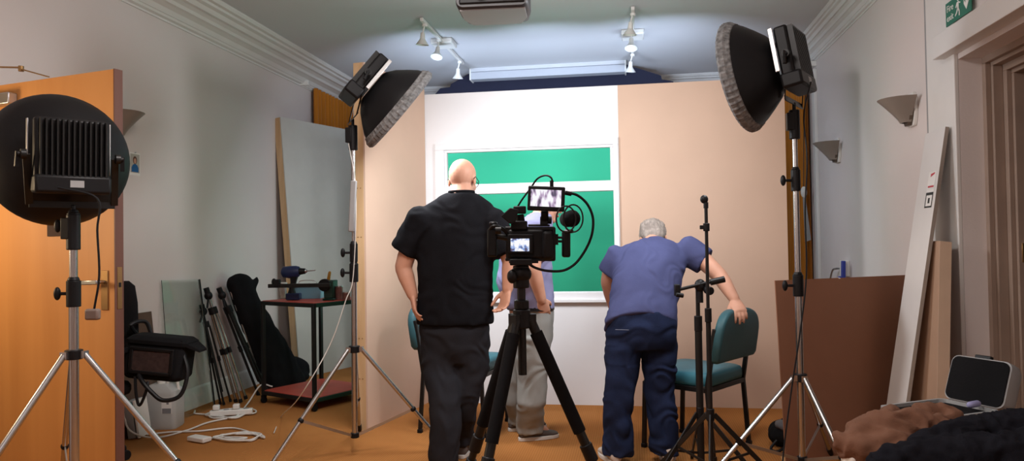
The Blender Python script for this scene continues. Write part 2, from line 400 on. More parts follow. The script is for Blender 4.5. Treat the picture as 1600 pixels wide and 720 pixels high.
obj('handle', M().cyl(T @ V((Ld - .065, 0, 1.085)), T @ V((Ld - .065, -.05, 1.085)), .009).beam(T @ V((Ld - .055, -.048, 1.085)), T @ V((Ld - .17, -.05, 1.083)), .014, .022), CHROME, hp, bevel=.004)
obj('handle', M().cyl(T @ V((Ld - .065, .047, 1.085)), T @ V((Ld - .065, .095, 1.085)), .009).beam(T @ V((Ld - .055, .092, 1.085)), T @ V((Ld - .17, .095, 1.083)), .014, .022), CHROME, d1, bevel=.004)
sg = obj('door_sign', M().box((0, 0, 0), (.20, .004, .10), T @ Matrix.Translation((Ld - .36, -.002, 1.36))), mat('dark_plaque', S(60, 44, 40), .8), d1, bevel=.001)
# closer: box on the leaf, jointed arm up to the frame
obj('closer_body', M().box((0, 0, 0), (.22, .05, .06), T @ Matrix.Translation((.16, -.022, 2.02))), STEEL, d1, bevel=.006)
e1 = P(33, 108, 3.80)
obj('closer_arm', M().beam(T @ V((.50, .0, 2.112)), e1, .018, .006).cyl(e1 - V((0, 0, .012)), e1 + V((0, 0, .016)), .013).beam(e1 + V((0, 0, .008)), V((XL + .03, 3.26, 2.185)), .018, .006), BRASS, d1, bevel=.001)

# ================================================================ the set: painted flats
def flat(name, a, b, h, label, board, thick=.05, lean=0.0, seam=None):
    """a timber framed board standing on the floor from a to b (board face on the left of a->b seen from above is the back)"""
    a, b = V((*a, 0)), V((*b, 0)); x = (b - a).normalized(); L = (b - a).length; y = V((-x.y, x.x, 0))
    T = frame(a, x, y, (0, 0, 1)) @ Matrix.Rotation(-lean, 4, 'X')
    t = thing(name, label, 'scenery flat', a)
    return t, T, L
def flat_frame(t, T, L, h, y0, th, mat_=PINE, cross=(1.2,)):
    for x0 in (0, L - .045): obj('stile', M().box((0, 0, 0), (.045, th, h - .002), T @ Matrix.Translation((x0 + .0225, y0 + th / 2, h / 2))), mat_, t, bevel=.002)
    for z in (0, *cross, h - .045): obj('rail', M().box((0, 0, 0), (L - .092, th - .002, .045), T @ Matrix.Translation((L / 2, y0 + th / 2, z + .0225))), mat_, t, bevel=.002)

t, T, L = flat('wall_panel', (-.0785, 5.70), (1.14, 5.70), 2.44, 'tan unpainted board flat to the right of the white window flat', MDF)
obj('board', M().box((0, 0, 0), (L, .012, 2.44), T @ Matrix.Translation((L / 2, .006, 1.22))), MDF, t)
flat_frame(t, T, L, 2.44, .012, .045)
# side flat, seen from its end
t, T, L = flat('side_panel', (-1.755, 4.75), (-1.60, 5.69), 2.48, 'tan side flat with a pine end post joining the white window flat', MDF)
obj('board', M().box((0, 0, 0), (L, .012, 2.48), T @ Matrix.Translation((L / 2, .006, 1.24))), MDF, t)
pst = obj('stile', M().box((0, 0, 0), (.045, .07, 2.48), T @ Matrix.Translation((.0225, .047, 1.24))), PINE, t, bevel=.002)
ks = M()
for z in (.35, .62, 1.30, 1.63, 2.40):
    for d in (-.012, .012): ks.cyl(T @ V((-.001, .047 + d, z)), T @ V((.004, .047 + d, z)), .004, n=8)
obj('screw_heads', ks, BRASS, pst)
obj('stile', M().box((0, 0, 0), (.045, .07, 2.48), T @ Matrix.Translation((L - .0225, .047, 1.24))), PINE, t, bevel=.002)
for z in (.0, 1.2, 2.435): obj('rail', M().box((0, 0, 0), (L - .092, .068, .045), T @ Matrix.Translation((L / 2, .047, z + .0225))), PINE, t, bevel=.002)
# white flat with the false window
wx0, wx1, wz0, wz1 = -1.50, -.095, .82, 2.03
t = thing('window_panel', 'white painted flat with a false window showing green behind', 'scenery flat', (-.8, 5.70, 0))
X0, X1 = -1.612, -.078; y0 = 5.70
obj('board', M().bx((X0, y0, 0), (X1, y0 + .014, wz0)).bx((X0, y0, wz1), (X1, y0 + .014, 2.44)).bx((X0, y0, wz0), (wx0, y0 + .014, wz1)).bx((wx1, y0, wz0), (X1, y0 + .014, wz1)), FLATWHITE, t, smooth=0)
fr = M()
for lo, hi in (((wx0 - .02, wz0 + .045), (wx0 + .055, wz1 - .042)), ((wx1 - .028, wz0 + .045), (wx1 + .012, wz1 - .042)), ((wx0 - .02, wz1 - .042), (wx1 + .012, wz1 + .012)), ((wx0 - .02, wz0 - .012), (wx1 + .012, wz0 + .045))):
    fr.bx((lo[0], y0 - .022, lo[1]), (hi[0], y0 + .05, hi[1]))
wf = obj('window_frame', fr, FLATWHITE, t, smooth=0, bevel=.004)
obj('transom', M().bx((wx0 + .05, y0 - .018, 1.635), (wx1 - .025, y0 + .05, 1.70)), FLATWHITE, wf, bevel=.004)
sash = M(); a0, a1, b0, b1 = wx0 + .055, wx1 - .028, 1.70, wz1 - .042
for lo, hi in (((a0, b0 + .014), (a0 + .02, b1 - .02)), ((a1 - .02, b0 + .014), (a1, b1 - .02)), ((a0, b1 - .02), (a1, b1)), ((a0, b0), (a1, b0 + .014))):
    sash.bx((lo[0], y0 - .006, lo[1]), (hi[0], y0 + .035, hi[1]))
obj('top_sash', sash, FLATWHITE, wf, smooth=0, bevel=.003)
obj('window_sill', M().bx((wx0 - .03, y0 - .045, wz0 - .035), (wx1 + .017, y0 + .03, wz0 - .010)), FLATWHITE, t, bevel=.004)
for x, w_ in ((X0 + .01, .045), (X1 - .0155, .0135)): obj('stile', M().bx((x, y0 + .014, 0), (x + w_, y0 + .059, 2.44)), PINE, t)
# green backing behind the window
t = thing('green_backing_board', 'large green painted board standing behind the false window', 'backing board', (-1.2, 6.62, 0))
obj('board', M().bx((-2.25, 6.62, 0), (.45, 6.632, 2.36)), GREEN, t, smooth=0)
for x in (-2.24, -1.0, .40): obj('stile', M().bx((x, 6.632, 0), (x + .045, 6.677, 2.36)), PINE, t)
for x in (-1.9, .1): obj('brace', M().beam((x, 6.68, 1.7), (x, 7.5, .02), .045, .03, (1, 0, 0)), PINE, t)

# white flat leaning in the left corner
q0 = V((-3.12, 6.64, 0)); th = radians(70); x = V((cos(th), sin(th), 0)); yn = V((-x.y, x.x, 0)); lean = radians(5.2)
T = frame(q0, x, yn, (0, 0, 1)) @ Matrix.Rotation(-lean, 4, 'X')
t = thing('leaning_panel', 'white faced timber framed flat leaning in the left corner below the curtain', 'scenery flat', q0)
obj('board', M().box((0, 0, 0), (1.22, .010, 2.52), T @ Matrix.Translation((.61, .005, 1.26))), mat('grey_white_board', S(196, 194, 186), .7, var=.03), t)
flat_frame(t, T, 1.22, 2.52, .010, .08)

# dark navy board with stepped, sloping ends at the back, and the white projection screen case before it
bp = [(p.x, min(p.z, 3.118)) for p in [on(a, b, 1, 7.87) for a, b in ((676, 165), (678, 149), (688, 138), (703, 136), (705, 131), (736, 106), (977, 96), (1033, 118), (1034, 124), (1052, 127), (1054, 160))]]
t = tag(obj('dark_navy_board', M().prism([(a, b) for a, b in bp], frame((0, 7.90, 0), (1, 0, 0), (0, 0, 1), (0, -1, 0)), .03), NAVY, smooth=0, base=(-.8, 7.88, 2.86)),
        'dark navy board with sloping ends behind the white screen case', 'blackout board')
t = thing('projection_screen', 'long white roller projection screen case fixed under the far ceiling', 'projection screen', (-.84, 7.75, 2.96))
obj('case', M().bx((-1.655, 7.69, 3.0), (-.02, 7.82, 3.08)), mat('screen_case_grey', S(176, 178, 184), .5, var=.02), t, bevel=.008)
obj('case_top', M().bx((-1.66, 7.68, 3.08), (-.015, 7.83, 3.12)), mat('screen_case_top', S(190, 192, 196), .5, var=.02), t, bevel=.003)
for x in (-1.662, -.028): obj('end_cap', M().bx((x, 7.675, 2.992), (x + .015, 7.835, 3.118)), WHITEP, t, bevel=.003)

# curtains, each a pleated cloth on its rail
def curtain(name, x, y0, y1, z0, z1, s, label, group=None):
    n = 144; m = M(); rows = []
    for z in [z1, z1 - .04, z1 - .3, (z0 + z1) / 2, z0]:
        r = []
        for i in range(n + 1):
            u = i / n; k = .75 + .25 * (z1 - z) / (z1 - z0)
            r.append(V((x + s * (.055 + .046 * k * sin(u * 2 * pi * 12 + .7 * sin(u * 19) + .2 * (z1 - z))), y0 + (y1 - y0) * u, z)))
        rows.append(r)
    for r in rows: r += [p + V((s * .006, 0, 0)) for p in reversed(r)]
    m.rings(rows)
    t = thing(name, label, 'curtain', (x, (y0 + y1) / 2, z0)); obj('cloth', m, CURT, t, smooth=70)
    rl = obj('curtain_rail', M().bx((x, y0 - .22, z1 - .01), (x + s * .03, y1 + .05, z1 + .028)).bx((x, y0 - .24, z1 - .015), (x + s * .10, y0 - .20, z1 + .035)), WHITEP, t, bevel=.004)
    return t
curtain('curtain', XL, 7.52, 8.62, .15, 2.955, 1, 'ochre pleated curtain at the left above the leaning white flat')
curtain('curtain', XR, 7.60, 8.65, .15, 2.90, -1, 'ochre curtain edge at the right behind the tan board flat')
struct('window_1', M().bx((XR - .03, 7.36, .7), (XR, 7.45, 2.86)), GLOSS, smooth=0, bevel=.004)

# ================================================================ ceiling fittings
def track_light(label, x, y0, y1):
    t = thing('track_light', label, 'track light', (x, (y0 + y1) / 2, H - .03), 0, 'white spotlight tracks under the ceiling')
    obj('track', M().bx((x - .014, y0, H - .035), (x + .014, y1, H - .008)), WHITEP, t, bevel=.003)
    ym = (y0 + y1) / 2 - .02
    obj('power_box', M().bx((x - .10, ym - .11, H - .05), (x + .10, ym + .11, H)), WHITEP, t, bevel=.012)
    for k, (y, dx, tilt) in enumerate(((y0 + .10, -.03, .1), (ym - .17, -.02, -.35), (y1 - .14, -.03, .15))):
        top = V((x, y, H - .035)); j = top + V((dx * .6, 0, -.07)); d = V((dx * 3, tilt, -1)).normalized()
        s = obj('spotlight', M().cyl(top, top - V((0, 0, .02)), .022).cyl(top, j, .007, n=8).cyl(j, j + d * .05, .018, .022), WHITEP, t)
        X, Y, Z = basis(d)
        obj('reflector', M().lathe([(.02, .0), (.03, .02), (.052, .05), (.055, .056), (.05, .056), (.028, .022), (.004, .012)], frame(j + d * .045, X, Y, Z), 20), WHITEP, s)
    return t
track_light('white ceiling track of spotlights over the bald man, nearer the left wall', -1.665, 5.86, 7.38)
track_light('white ceiling track of spotlights above the right end of the window flat', .05, 5.93, 7.48)

# projector
pc = P(773, 3, 3.50); t = thing('projector', 'ceiling mounted projector with white leads plugged into its dark back', 'projector', (pc.x, pc.y, pc.z - .06))
yw = radians(4); X = V((cos(yw), sin(yw), 0)); Y = V((-X.y, X.x, 0)); T = frame(pc, X, Y, (0, 0, 1))
body = []
for yy, k, zz0, zz1 in ((-.13, .97, -.060, .065), (-.115, 1.0, -.066, .07), (.05, 1.0, -.066, .07), (.13, .93, -.062, .065), (.165, .70, -.05, .05)):
    pts = rrect(.335 * k, zz1 - zz0, .03 * k); body.append([T @ V((a, yy, b + (zz0 + zz1) / 2)) for a, b in pts])
bd = obj('body', M().rings(body), mat('projector_grey', S(60, 60, 62), .45, var=.03), t, smooth=50)
obj('rear_panel', M().box((0, 0, 0), (.30, .012, .10), T @ Matrix.Translation((0, -.131, .002))), BLACKP, t, bevel=.01)
obj('base_panel', M().prism([(-.150, -.11), (.150, -.11), (.150, .03), (.115, .12), (-.115, .12), (-.150, .03)], T @ Matrix.Translation((0, 0, -.072)), .008), mat('projector_lid_grey', S(150, 148, 150), .4, var=.02), t)
for xx in (-.012, .015): obj('socket', M().box((0, 0, 0), (.018, .006, .03), T @ Matrix.Translation((xx, -.139, .01))), GREYP, t)
for a in ([(-.05, -.155, -.01), (-.075, -.16, .02), (-.10, -.15, .10), (-.05, -.06, .3)], [(.055, -.15, -.01), (.045, -.17, .04), (.03, -.14, .14), (.0, -.04, .3)]):
    c_ = obj('lead', M().tube(smooth_path([T @ V(p) for p in a]), .005), WHITEC, t)
    obj('plug', M().box((0, 0, 0), (.03 if a[0][0] < 0 else .014, .03, .022), T @ Matrix.Translation((a[0][0], -.148, a[0][2]))), WHITEP, c_, bevel=.003)
obj('ceiling_pole', M().cyl(T @ V((0, 0, .06)), V((pc.x, pc.y, H)), .022).cyl(V((pc.x, pc.y, H - .02)), V((pc.x, pc.y, H)), .07), WHITEP, t)

# ================================================================ on the walls
def sconce(label, loc, rz):
    t = thing('wall_light', label, 'wall light', loc, rz, 'fan shaped wall lights')     # local +X points out of the wall
    W = Matrix.Translation(loc) @ Matrix.Rotation(rz, 4, 'Z'); rs = []
    for k in range(9):
        u = k / 8; hw = .045 + .105 * u ** 1.3; out = .05 + .13 * u ** 1.15; z = -.085 + .15 * u
        rs.append([W @ V((.03 + out * max(0, sin(pi * j / 12)) ** .8, -hw * cos(pi * j / 12), z)) for j in range(13)] + [W @ V((.034 + (out - .014) * max(0, sin(pi * (12 - j) / 12)) ** .8, -(hw - .004) * cos(pi * (12 - j) / 12), z)) for j in range(13)])
    obj('shade', M().rings(rs), GLASSW, t, smooth=50)
    obj('back_plate', M().prism([(-.05, -.11), (.05, -.11), (.075, -.05), (.075, .05), (.05, .10), (-.05, .10), (-.075, .05), (-.075, -.05)], W @ frame((0, 0, 0), (0, 1, 0), (0, 0, 1), (1, 0, 0)), .022), WHITEP, t, bevel=.004)
    obj('lower_bracket', M().prism([(-.062, -.05), (-.03, -.105), (.03, -.105), (.062, -.05), (.055, .07), (-.055, .07)], W @ frame((.022, 0, 0), (0, 1, 0), (0, 0, 1), (1, 0, 0)), .025), mat('bronze_bracket', S(96, 84, 74), .4, .4), t, bevel=.004)
    return t
sconce('fan shaped wall light nearer the exit sign on the right wall', (XR, 4.98, 2.045), pi)
sconce('fan shaped wall light on the right wall above the brown board, nearest the curtain', (XR, 6.68, 2.00), pi)
sconce('fan shaped wall light half hidden behind the open orange door', (XL, 4.44, 2.09), 0)

t = thing('photo_print', 'small pinned photo of a person in a blue top on the left wall', 'photo', (XL, 4.665, 1.757))
obj('print', M().bx((XL, 4.61, 1.757), (XL + .002, 4.72, 1.915)), PAPER, t)
obj('print_background', M().bx((XL + .002, 4.617, 1.775), (XL + .0026, 4.713, 1.905)), mat('photo_tone', S(176, 170, 160), .6), t)
Tq = frame((XL + .0026, 4.665, 1.78), (0, 1, 0), (0, 0, 1), (1, 0, 0))
obj('printed_top', M().prism([(-.036, 0), (.036, 0), (.036, .03), (.025, .048), (.010, .055), (-.010, .055), (-.025, .048), (-.036, .03)], Tq, .0006), BLUEC, t)
obj('printed_hair', M().prism([(.022 * cos(a) + .0, .082 + .028 * sin(a)) for a in [2 * pi * i / 14 for i in range(14)]], Tq, .0007), mat('print_brown', S(96, 60, 44), .6), t)
obj('printed_face', M().prism([(.013 * cos(a), .077 + .019 * sin(a)) for a in [2 * pi * i / 14 for i in range(14)]], Tq, .0011), SKIN, t)
obj('pin', M().cyl((XL + .002, 4.665, 1.915), (XL + .012, 4.665, 1.918), .004, n=8), STEEL, t)

# fire exit sign
def text_mesh(body, size, T, depth=.0015):
    c_ = bpy.data.curves.new('t', 'FONT'); c_.body = body; c_.size = size; c_.align_x = 'LEFT'; c_.extrude = depth / 2
    o = bpy.data.objects.new('t', c_); COL.objects.link(o)
    me = bpy.data.meshes.new_from_object(o.evaluated_get(bpy.context.evaluated_depsgraph_get()))
    m = M(); m.add([T @ v.co for v in me.vertices], [list(p.vertices) for p in me.polygons])
    bpy.data.objects.remove(o); bpy.data.meshes.remove(me); return m
t = thing('exit_sign', 'green fire exit sign with running figure and down arrow above the right doorway', 'sign', (XR - .022, 4.24, 2.395))
obj('sign_board', M().bx((XR - .0285, 4.095, 2.395), (XR - .0225, 4.40, 2.522)), SIGNG, t, bevel=.001)
Ts = frame((XR - .029, 4.395, 2.398), (0, -.93, 0), (0, 0, .88), (-1, 0, 0))
obj('lettering', text_mesh('Fire', .058, Ts @ Matrix.Translation((.012, .080, 0))), PAPER, t, smooth=0)
obj('lettering', text_mesh('exit', .058, Ts @ Matrix.Translation((.012, .022, 0))), PAPER, t, smooth=0)
m = M()
circ = lambda x, y, r: [(x + r * cos(2 * pi * i / 14), y + r * sin(2 * pi * i / 14)) for i in range(14)]
m.prism(circ(.166, .117, .011), Ts, .0015)
for a in ([(.150, .100), (.176, .104), (.172, .064), (.156, .060)], [(.150, .100), (.157, .092), (.140, .070), (.133, .076)], [(.172, .100), (.176, .092), (.194, .084), (.196, .092)],
          [(.156, .066), (.168, .060), (.150, .036), (.140, .042)], [(.140, .042), (.150, .036), (.128, .022), (.126, .032)], [(.160, .066), (.172, .064), (.186, .040), (.176, .036)], [(.176, .044), (.186, .040), (.184, .014), (.174, .014)]):
    m.prism(a, Ts, .0015)
obj('running_figure', m, PAPER, t, smooth=0)
obj('arrow', M().prism([(.262, .128), (.278, .128), (.278, .062), (.300, .086), (.300, .062), (.270, .022), (.240, .062), (.240, .086), (.262, .062)], Ts, .0015), PAPER, t, smooth=0)

# small control with lead and blue ends by the right wall
q = V((XR, 6.50, 1.02)); t = thing('wall_control', 'small white control box with blue rods on right wall above the brown board', 'wall control', q)
obj('box', M().bx((XR - .05, 6.44, .93), (XR, 6.56, 1.06)), WHITEP, t, bevel=.006)
for y in (6.40, 6.50): obj('blue_rod', M().beam((XR - .07, y, .72), (XR - .06, y, 1.06 if y < 6.45 else .93), .035, .03), BLUEP, t, bevel=.005)
obj('bent_tube', M().tube(smooth_path([(XR - .03, 6.55, .99), (XR - .04, 6.70, .985), (XR - .05, 6.80, .95), (XR - .05, 6.98, .72)]), .008), STEEL, t)
q = on(1256, 300, 0, XR - .12); t = thing('pull_handle', 'pale pull weight and tape hanging beside the right curtain', 'pull cord', q)
obj('weight', M().ell(q, (.03, .025, .055)), WHITEP, t)
obj('tape', M().prism([(-.012, 0), (.012, 0), (.055, -.42), (.0, -.44)], frame(q - V((0, 0, .04)), (1, 0, 0), (0, 0, 1), (0, -1, 0)), .006), GREYP, t)
obj('cord', M().tube([q + V((0, 0, .04)), q + V((.01, .0, .5)), V((XR - .05, q.y + .1, 2.91))], .004), BLACKM, t)

# ================================================================ film lights on stands
def light_stand(label, base, hub_z, top, secs, feet, foot_r, tube, brace_k=.6, dark=False):
    """base (x,y); secs: heights of the collars; feet: angles"""
    bx, by = base; t = thing('light_stand', label, 'light stand', (bx, by, 0), 0, 'tripod stands for the film lights')
    tp = V(top); A = lambda z: V((bx, by, 0)).lerp(V((tp.x, tp.y, 0)), z / tp.z) + V((0, 0, z))
    z0 = .10; rr = tube; zs = [z0] + list(secs) + [tp.z]
    for i in range(len(zs) - 1):
        obj('pole', M().cyl(A(zs[i]), A(zs[i + 1]), rr, n=20), CHROME, t); 
        if i < len(zs) - 2:
            z = zs[i + 1]; c_ = obj('collar', M().cyl(A(z - .075), A(z + .035), rr + .009, n=20).cyl(A(z + .035), A(z + .05), rr + .006, rr, n=20), BLACKP, t, bevel=.003)
            k = A(z - .02); sd = -RT
            obj('knob', M().cyl(k + sd * rr, k + sd * (rr + .035), .007).ell(k + sd * (rr + .05), (.014, .014, .028)), BLACKP, c_)
        rr *= .84
    hb = obj('hub', M().cyl(A(hub_z - .02), A(hub_z + .02), tube + .016, n=20), BLACKP, t, bevel=.003)
    lo = obj('lower_collar', M().cyl(A(z0 - .0), A(z0 + .03), tube + .008, n=20), BLACKP, t, bevel=.003)
    for a in feet:
        d = V((cos(a), sin(a), 0)); p0 = A(hub_z) + d * (tube + .025); p1 = V((bx, by, 0)) + d * foot_r + V((0, 0, .016))
        lg = obj('leg', M().cyl(p0, p1, .0125, n=14).box(A(hub_z) + d * (tube + .018), (.03, .03, .03)), CHROME, t)
        e = (p1 - p0).normalized()
        obj('rubber_foot', M().cyl(p1 - e * .05, p1 + e * .004, .015, n=12), BLACKP, lg)
        pm = p0.lerp(p1, brace_k)
        obj('brace', M().beam(pm, A(z0 + .015) + d * tube, .016, .006, (d.y, -d.x, 0)), STEEL, lg)
        obj('clip', M().ell(pm, (.018, .018, .018), n=10, m=6), BLACKP, lg)
    return t

def studio_light(label, c, n, R, stand_top, lit=None, upish=(0, 0, 1), sock_on=True):
    """c: middle of the lamp housing's front; n: where it shines"""
    X, Y, Z = basis(n, upish)            # X sideways, Y up, Z forward
    T = frame(c, X, Y, Z); t = thing('studio_light', label, 'studio light', stand_top, 0, 'round beauty dish film lights')
    hw = .145
    hd = obj('housing', M().box((0, 0, 0), (hw * 1.86, hw * 1.7, .065), T @ Matrix.Translation((0, .03, -.045))).box((0, 0, 0), (hw * 1.9, .075, .10), T @ Matrix.Translation((0, -.115, -.055))), BLACKP, t, bevel=.012)
    for i in range(13):
        obj('cooling_fin', M().box((0, 0, 0), (.006, hw * 1.6, .03), T @ Matrix.Translation(((i - 6) * .0195, .03, -.088))), BLACKM, hd)
    obj('rear_label', M().box((0, 0, 0), (.05, .028, .002), T @ Matrix.Translation((-.01, -.113, -.106))), mat('grey_sticker', S(150, 150, 150), .5), hd)
    for sx in (-1, 1):
        obj('barn_plate', M().box((0, 0, 0), (.006, hw * 1.5, .022), T @ Matrix.Translation((sx * (hw + .004), .04, -.005))), STEEL, hd, bevel=.002)
    # dish
    fz, dep = .02, .20
    prof_ = [(.09, fz - .012), (.115, fz - .004), (.165, fz + .034), (.215 * R / .285, fz + .083), (.255 * R / .285, fz + .130), (R * .98, fz + dep - .025), (R, fz + dep), (R * .975, fz + dep), (R * .955, fz + dep - .025), (.243 * R / .285, fz + .133), (.203 * R / .285, fz + .088), (.155, fz + .040), (.105, fz + .004), (.09, fz - .004)]
    ds = obj('dish', M().lathe(prof_, T, 56, False), DISHB, t, smooth=50)
    sk_ = [(R * .935 + .001, fz + .150), (R * .94 + .005, fz + .153), (R * .965 + .006, fz + .168), (R + .006, fz + dep - .022), (R + .009, fz + dep + .004), (R * .99, fz + dep + .016)]
    mm = M(); nn = 168; rs = []
    for r, z in sk_:
        rs.append([T @ V(((r + .0022 * sin(j * 2 * pi * 56 / nn + 9 * z)) * cos(2 * pi * j / nn), (r + .0022 * sin(j * 2 * pi * 56 / nn + 9 * z)) * sin(2 * pi * j / nn), z)) for j in range(nn)])
    if sock_on: obj('diffuser_rim', mm.rings(rs, False), SOCK, ds, smooth=0)
    md = obj('diffuser', M().lathe([(R * .972, fz + dep - .004), (R * .95, fz + dep + .002), (R * .6, fz + dep + .006), (.01, fz + dep + .008)], T, 48), DIFF if lit else mat('unlit_diffuser', (.7, .7, .7), .9), ds)
    if lit: area_light('lamp_' + lit, T @ V((0, 0, fz + dep + .020)), Z, R * 1.9, LAMP_POWER[lit], LAMP_COLOR)
    # yoke and clamp
    y = M()
    st = V(stand_top); low = st + V((0, 0, .03))
    for sx in (-1, 1):
        a = T @ V((sx * (hw + .014), .0, -.06)); b = low + X * (sx * (hw + .012))
        y.beam(a, b, .028, .006, Z).cyl(a, a + X * (sx * .02), .02)
    y.beam(low + X * (hw + .014), low - X * (hw + .014), .028, .006, Z)
    yk = obj('yoke', y, BLACKM, t, bevel=.001)
    for sx in (-1, 1): obj('tilt_knob', M().cyl(T @ V((sx * (hw + .014), 0, -.06)), T @ V((sx * (hw + .045), 0, -.06)), .010).beam(T @ V((sx * (hw + .042), .01, -.06)), T @ V((sx * (hw + .045), -.05, -.05)), .016, .010), BLACKP, yk)
    obj('stand_clamp', M().cyl(low, st - V((0, 0, .02)), .009).cyl(st - V((0, 0, .01)), st - V((0, 0, .16)), .027).box(st + RT * -.02 - V((0, 0, .07)), (.04, .05, .09)), BLACKP, t, bevel=.004)
    return t, T

# left, near the open door
b = P(115, 440, 3.12); st = P(113, 331, 3.12); st.x, st.y = b.x, b.y
light_stand('nearest light stand, in front of the open orange door', (b.x, b.y), .80, st + V((0, 0, -.10)), (1.075, 1.36), (radians(15), radians(135), radians(255)), .66, .019)
c = P(108, 246, 3.08)
lt, T = studio_light('black round film light facing the orange door, seen from behind', c, RT * -.68 + UP * .02 + FW * .77, .288, st, sock_on=False)
a = T @ V((.06, -.13, -.12)); pc_ = smooth_path([a, P(152, 310, 2.98), P(152, 360, 2.98), P(155, 430, 2.98), P(147, 484, 2.98)])
cr_ = obj('power_cord', M().tube(pc_, .0045), BLACKP, lt)
q = P(145, 491, 2.98)
obj('inline_switch', M().box((0, 0, 0), (.055, .03, .045), frame(q, RT, FW, UP)), mat('taupe_plastic', S(120, 104, 96), .5), cr_, bevel=.008)

# middle, beside the side flat
b = P(553, 560, 4.42); st = P(557, 192, 4.42); st.x, st.y = b.x + .01, b.y
light_stand('light stand in the middle beside the pine end of the tan side flat', (b.x, b.y), .625, st + V((0, 0, -.10)), (1.10, 1.22), (radians(12), radians(108), radians(232)), .55, .0175)
nm = (RT * .74 - UP * .62 + FW * .26).normalized()
lt, T = studio_light('tilted film light over the bald man, lighting the window flat', P(624, 171, 4.42) - nm * .215, nm, .278, st, 'mid', (0, 0, 1))
obj('power_cord', M().tube(smooth_path([st + V((-.02, -.02, -.12)), P(556, 300, 4.38), P(552, 430, 4.38), P(540, 470, 4.36), P(515, 540, 4.34), P(468, 620, 4.34), on(440, 650, 2, .012), on(428, 676, 2, .01)]), .003), WHITEC, lt)
wp = P(550, 318, 4.36); obj('ballast', M().beam(P(553, 282, 4.37), P(549, 362, 4.37), .035, .028, FW), GREYP, lt, bevel=.006)

# right
b = P(1247, 440, 3.8); st = P(1241, 168, 3.8); st.x, st.y = b.x, b.y
rs_ = light_stand('light stand at the right in front of the brown board', (b.x, b.y), .53, st + V((0, 0, -.10)), (1.02, 1.56), (radians(200), radians(-72), radians(62)), .55, .0175)
nr_ = (RT * -.80 - UP * .19 + FW * .58).normalized()
lt, T = studio_light('film light high at the right, turned toward the window flat', P(1158, 121, 3.8) - nr_ * .215, nr_, .278, st, 'right')
obj('power_cord', M().tube(smooth_path([T @ V((.05, -.14, -.12)), P(1256, 180, 3.78), P(1261, 250, 3.76), P(1258, 330, 3.75), P(1260, 430, 3.74), P(1250, 520, 3.72), P(1238, 600, 3.7), P(1226, 690, 3.66), P(1222, 735, 3.62)]), .004), BLACKP, lt)

# ================================================================ microphone stands
def mic_base(t, x, y, hub, r, angs, mtl=BLACKM):
    obj('hub', M().cyl((x, y, hub - .03), (x, y, hub + .03), .02), BLACKP, t, bevel=.003)
    for a in angs:
        d = V((cos(a), sin(a), 0)); p0 = V((x, y, hub)) + d * .02; p1 = V((x, y, .012)) + d * r
        lg = obj('leg', M().beam(p0, p1, .024, .008, (d.y, -d.x, 0)), mtl, t, bevel=.002)
        obj('rubber_foot', M().beam(p1 - (p1 - p0).normalized() * .05, p1, .03, .018, (d.y, -d.x, 0)), BLACKP, lg, bevel=.004)
        obj('brace', M().beam(p0.lerp(p1, .55), V((x, y, .12)) + d * .014, .012, .006, (d.y, -d.x, 0)), mtl, lg)
b = P(1108, 560, 3.70); x, y = b.x, b.y
t = thing('microphone_stand', 'tall straight black microphone stand beside the teal chair', 'microphone stand', (x, y, 0), 0, 'black microphone stands')
mic_base(t, x, y, .37, .36, (radians(15), radians(140), radians(262)))
obj('lower_pole', M().cyl((x, y, .08), (x, y, .87), .0125), BLACKM, t); obj('upper_pole', M().cyl((x, y, .87), (x, y, 1.41), .0085), BLACKM, t)
obj('clutch', M().cyl((x, y, .83), (x, y, .90), .017), BLACKP, t, bevel=.003); obj('clutch', M().cyl((x, y, 1.285), (x, y, 1.325), .016).box((x - .02, y, 1.305), (.025, .018, .02)), BLACKP, t, bevel=.003)
obj('microphone_clip', M().cyl((x, y, 1.40), (x, y, 1.43), .012).ell((x - .008, y, 1.445), (.02, .016, .022)), BLACKP, t)
b = P(1093, 600, 3.92); x2, y2 = b.x, b.y
t = thing('microphone_stand', 'shorter black microphone stand with a level boom arm behind the tall one', 'microphone stand', (x2, y2, 0), 0, 'black microphone stands')
mic_base(t, x2, y2, .33, .30, (radians(-20), radians(95), radians(215)))
obj('lower_pole', M().cyl((x2, y2, .06), (x2, y2, .80), .019), BLACKM, t); obj('upper_pole', M().cyl((x2, y2, .80), (x2, y2, 1.0), .011), BLACKM, t)
obj('clutch', M().cyl((x2, y2, .76), (x2, y2, .84), .021), BLACKP, t, bevel=.003)
pv = P(1094, 446, 3.92)
obj('boom_pivot', M().ell(pv, (.03, .03, .035)).cyl(pv - V((0, 0, .09)), pv, .015), BLACKP, t)
bm_ = obj('boom_arm', M().cyl(P(1058, 453, 3.90), P(1112, 440, 3.90), .009).cyl(P(1110, 441, 3.90), P(1132, 436, 3.90), .017), BLACKM, t)
obj('tightening_knob', M().cyl(pv - FW * .02 + RT * .03 - UP * .02, pv - FW * .06 + RT * .04 - UP * .025, .022), BLACKP, bm_, bevel=.004)
obj('microphone_mount', M().box((0, 0, 0), (.03, .03, .06), frame(P(1058, 453, 3.90), RT, FW, UP)).cyl(P(1056, 460, 3.88), P(1068, 462, 3.88), .012), BLACKP, bm_, bevel=.004)

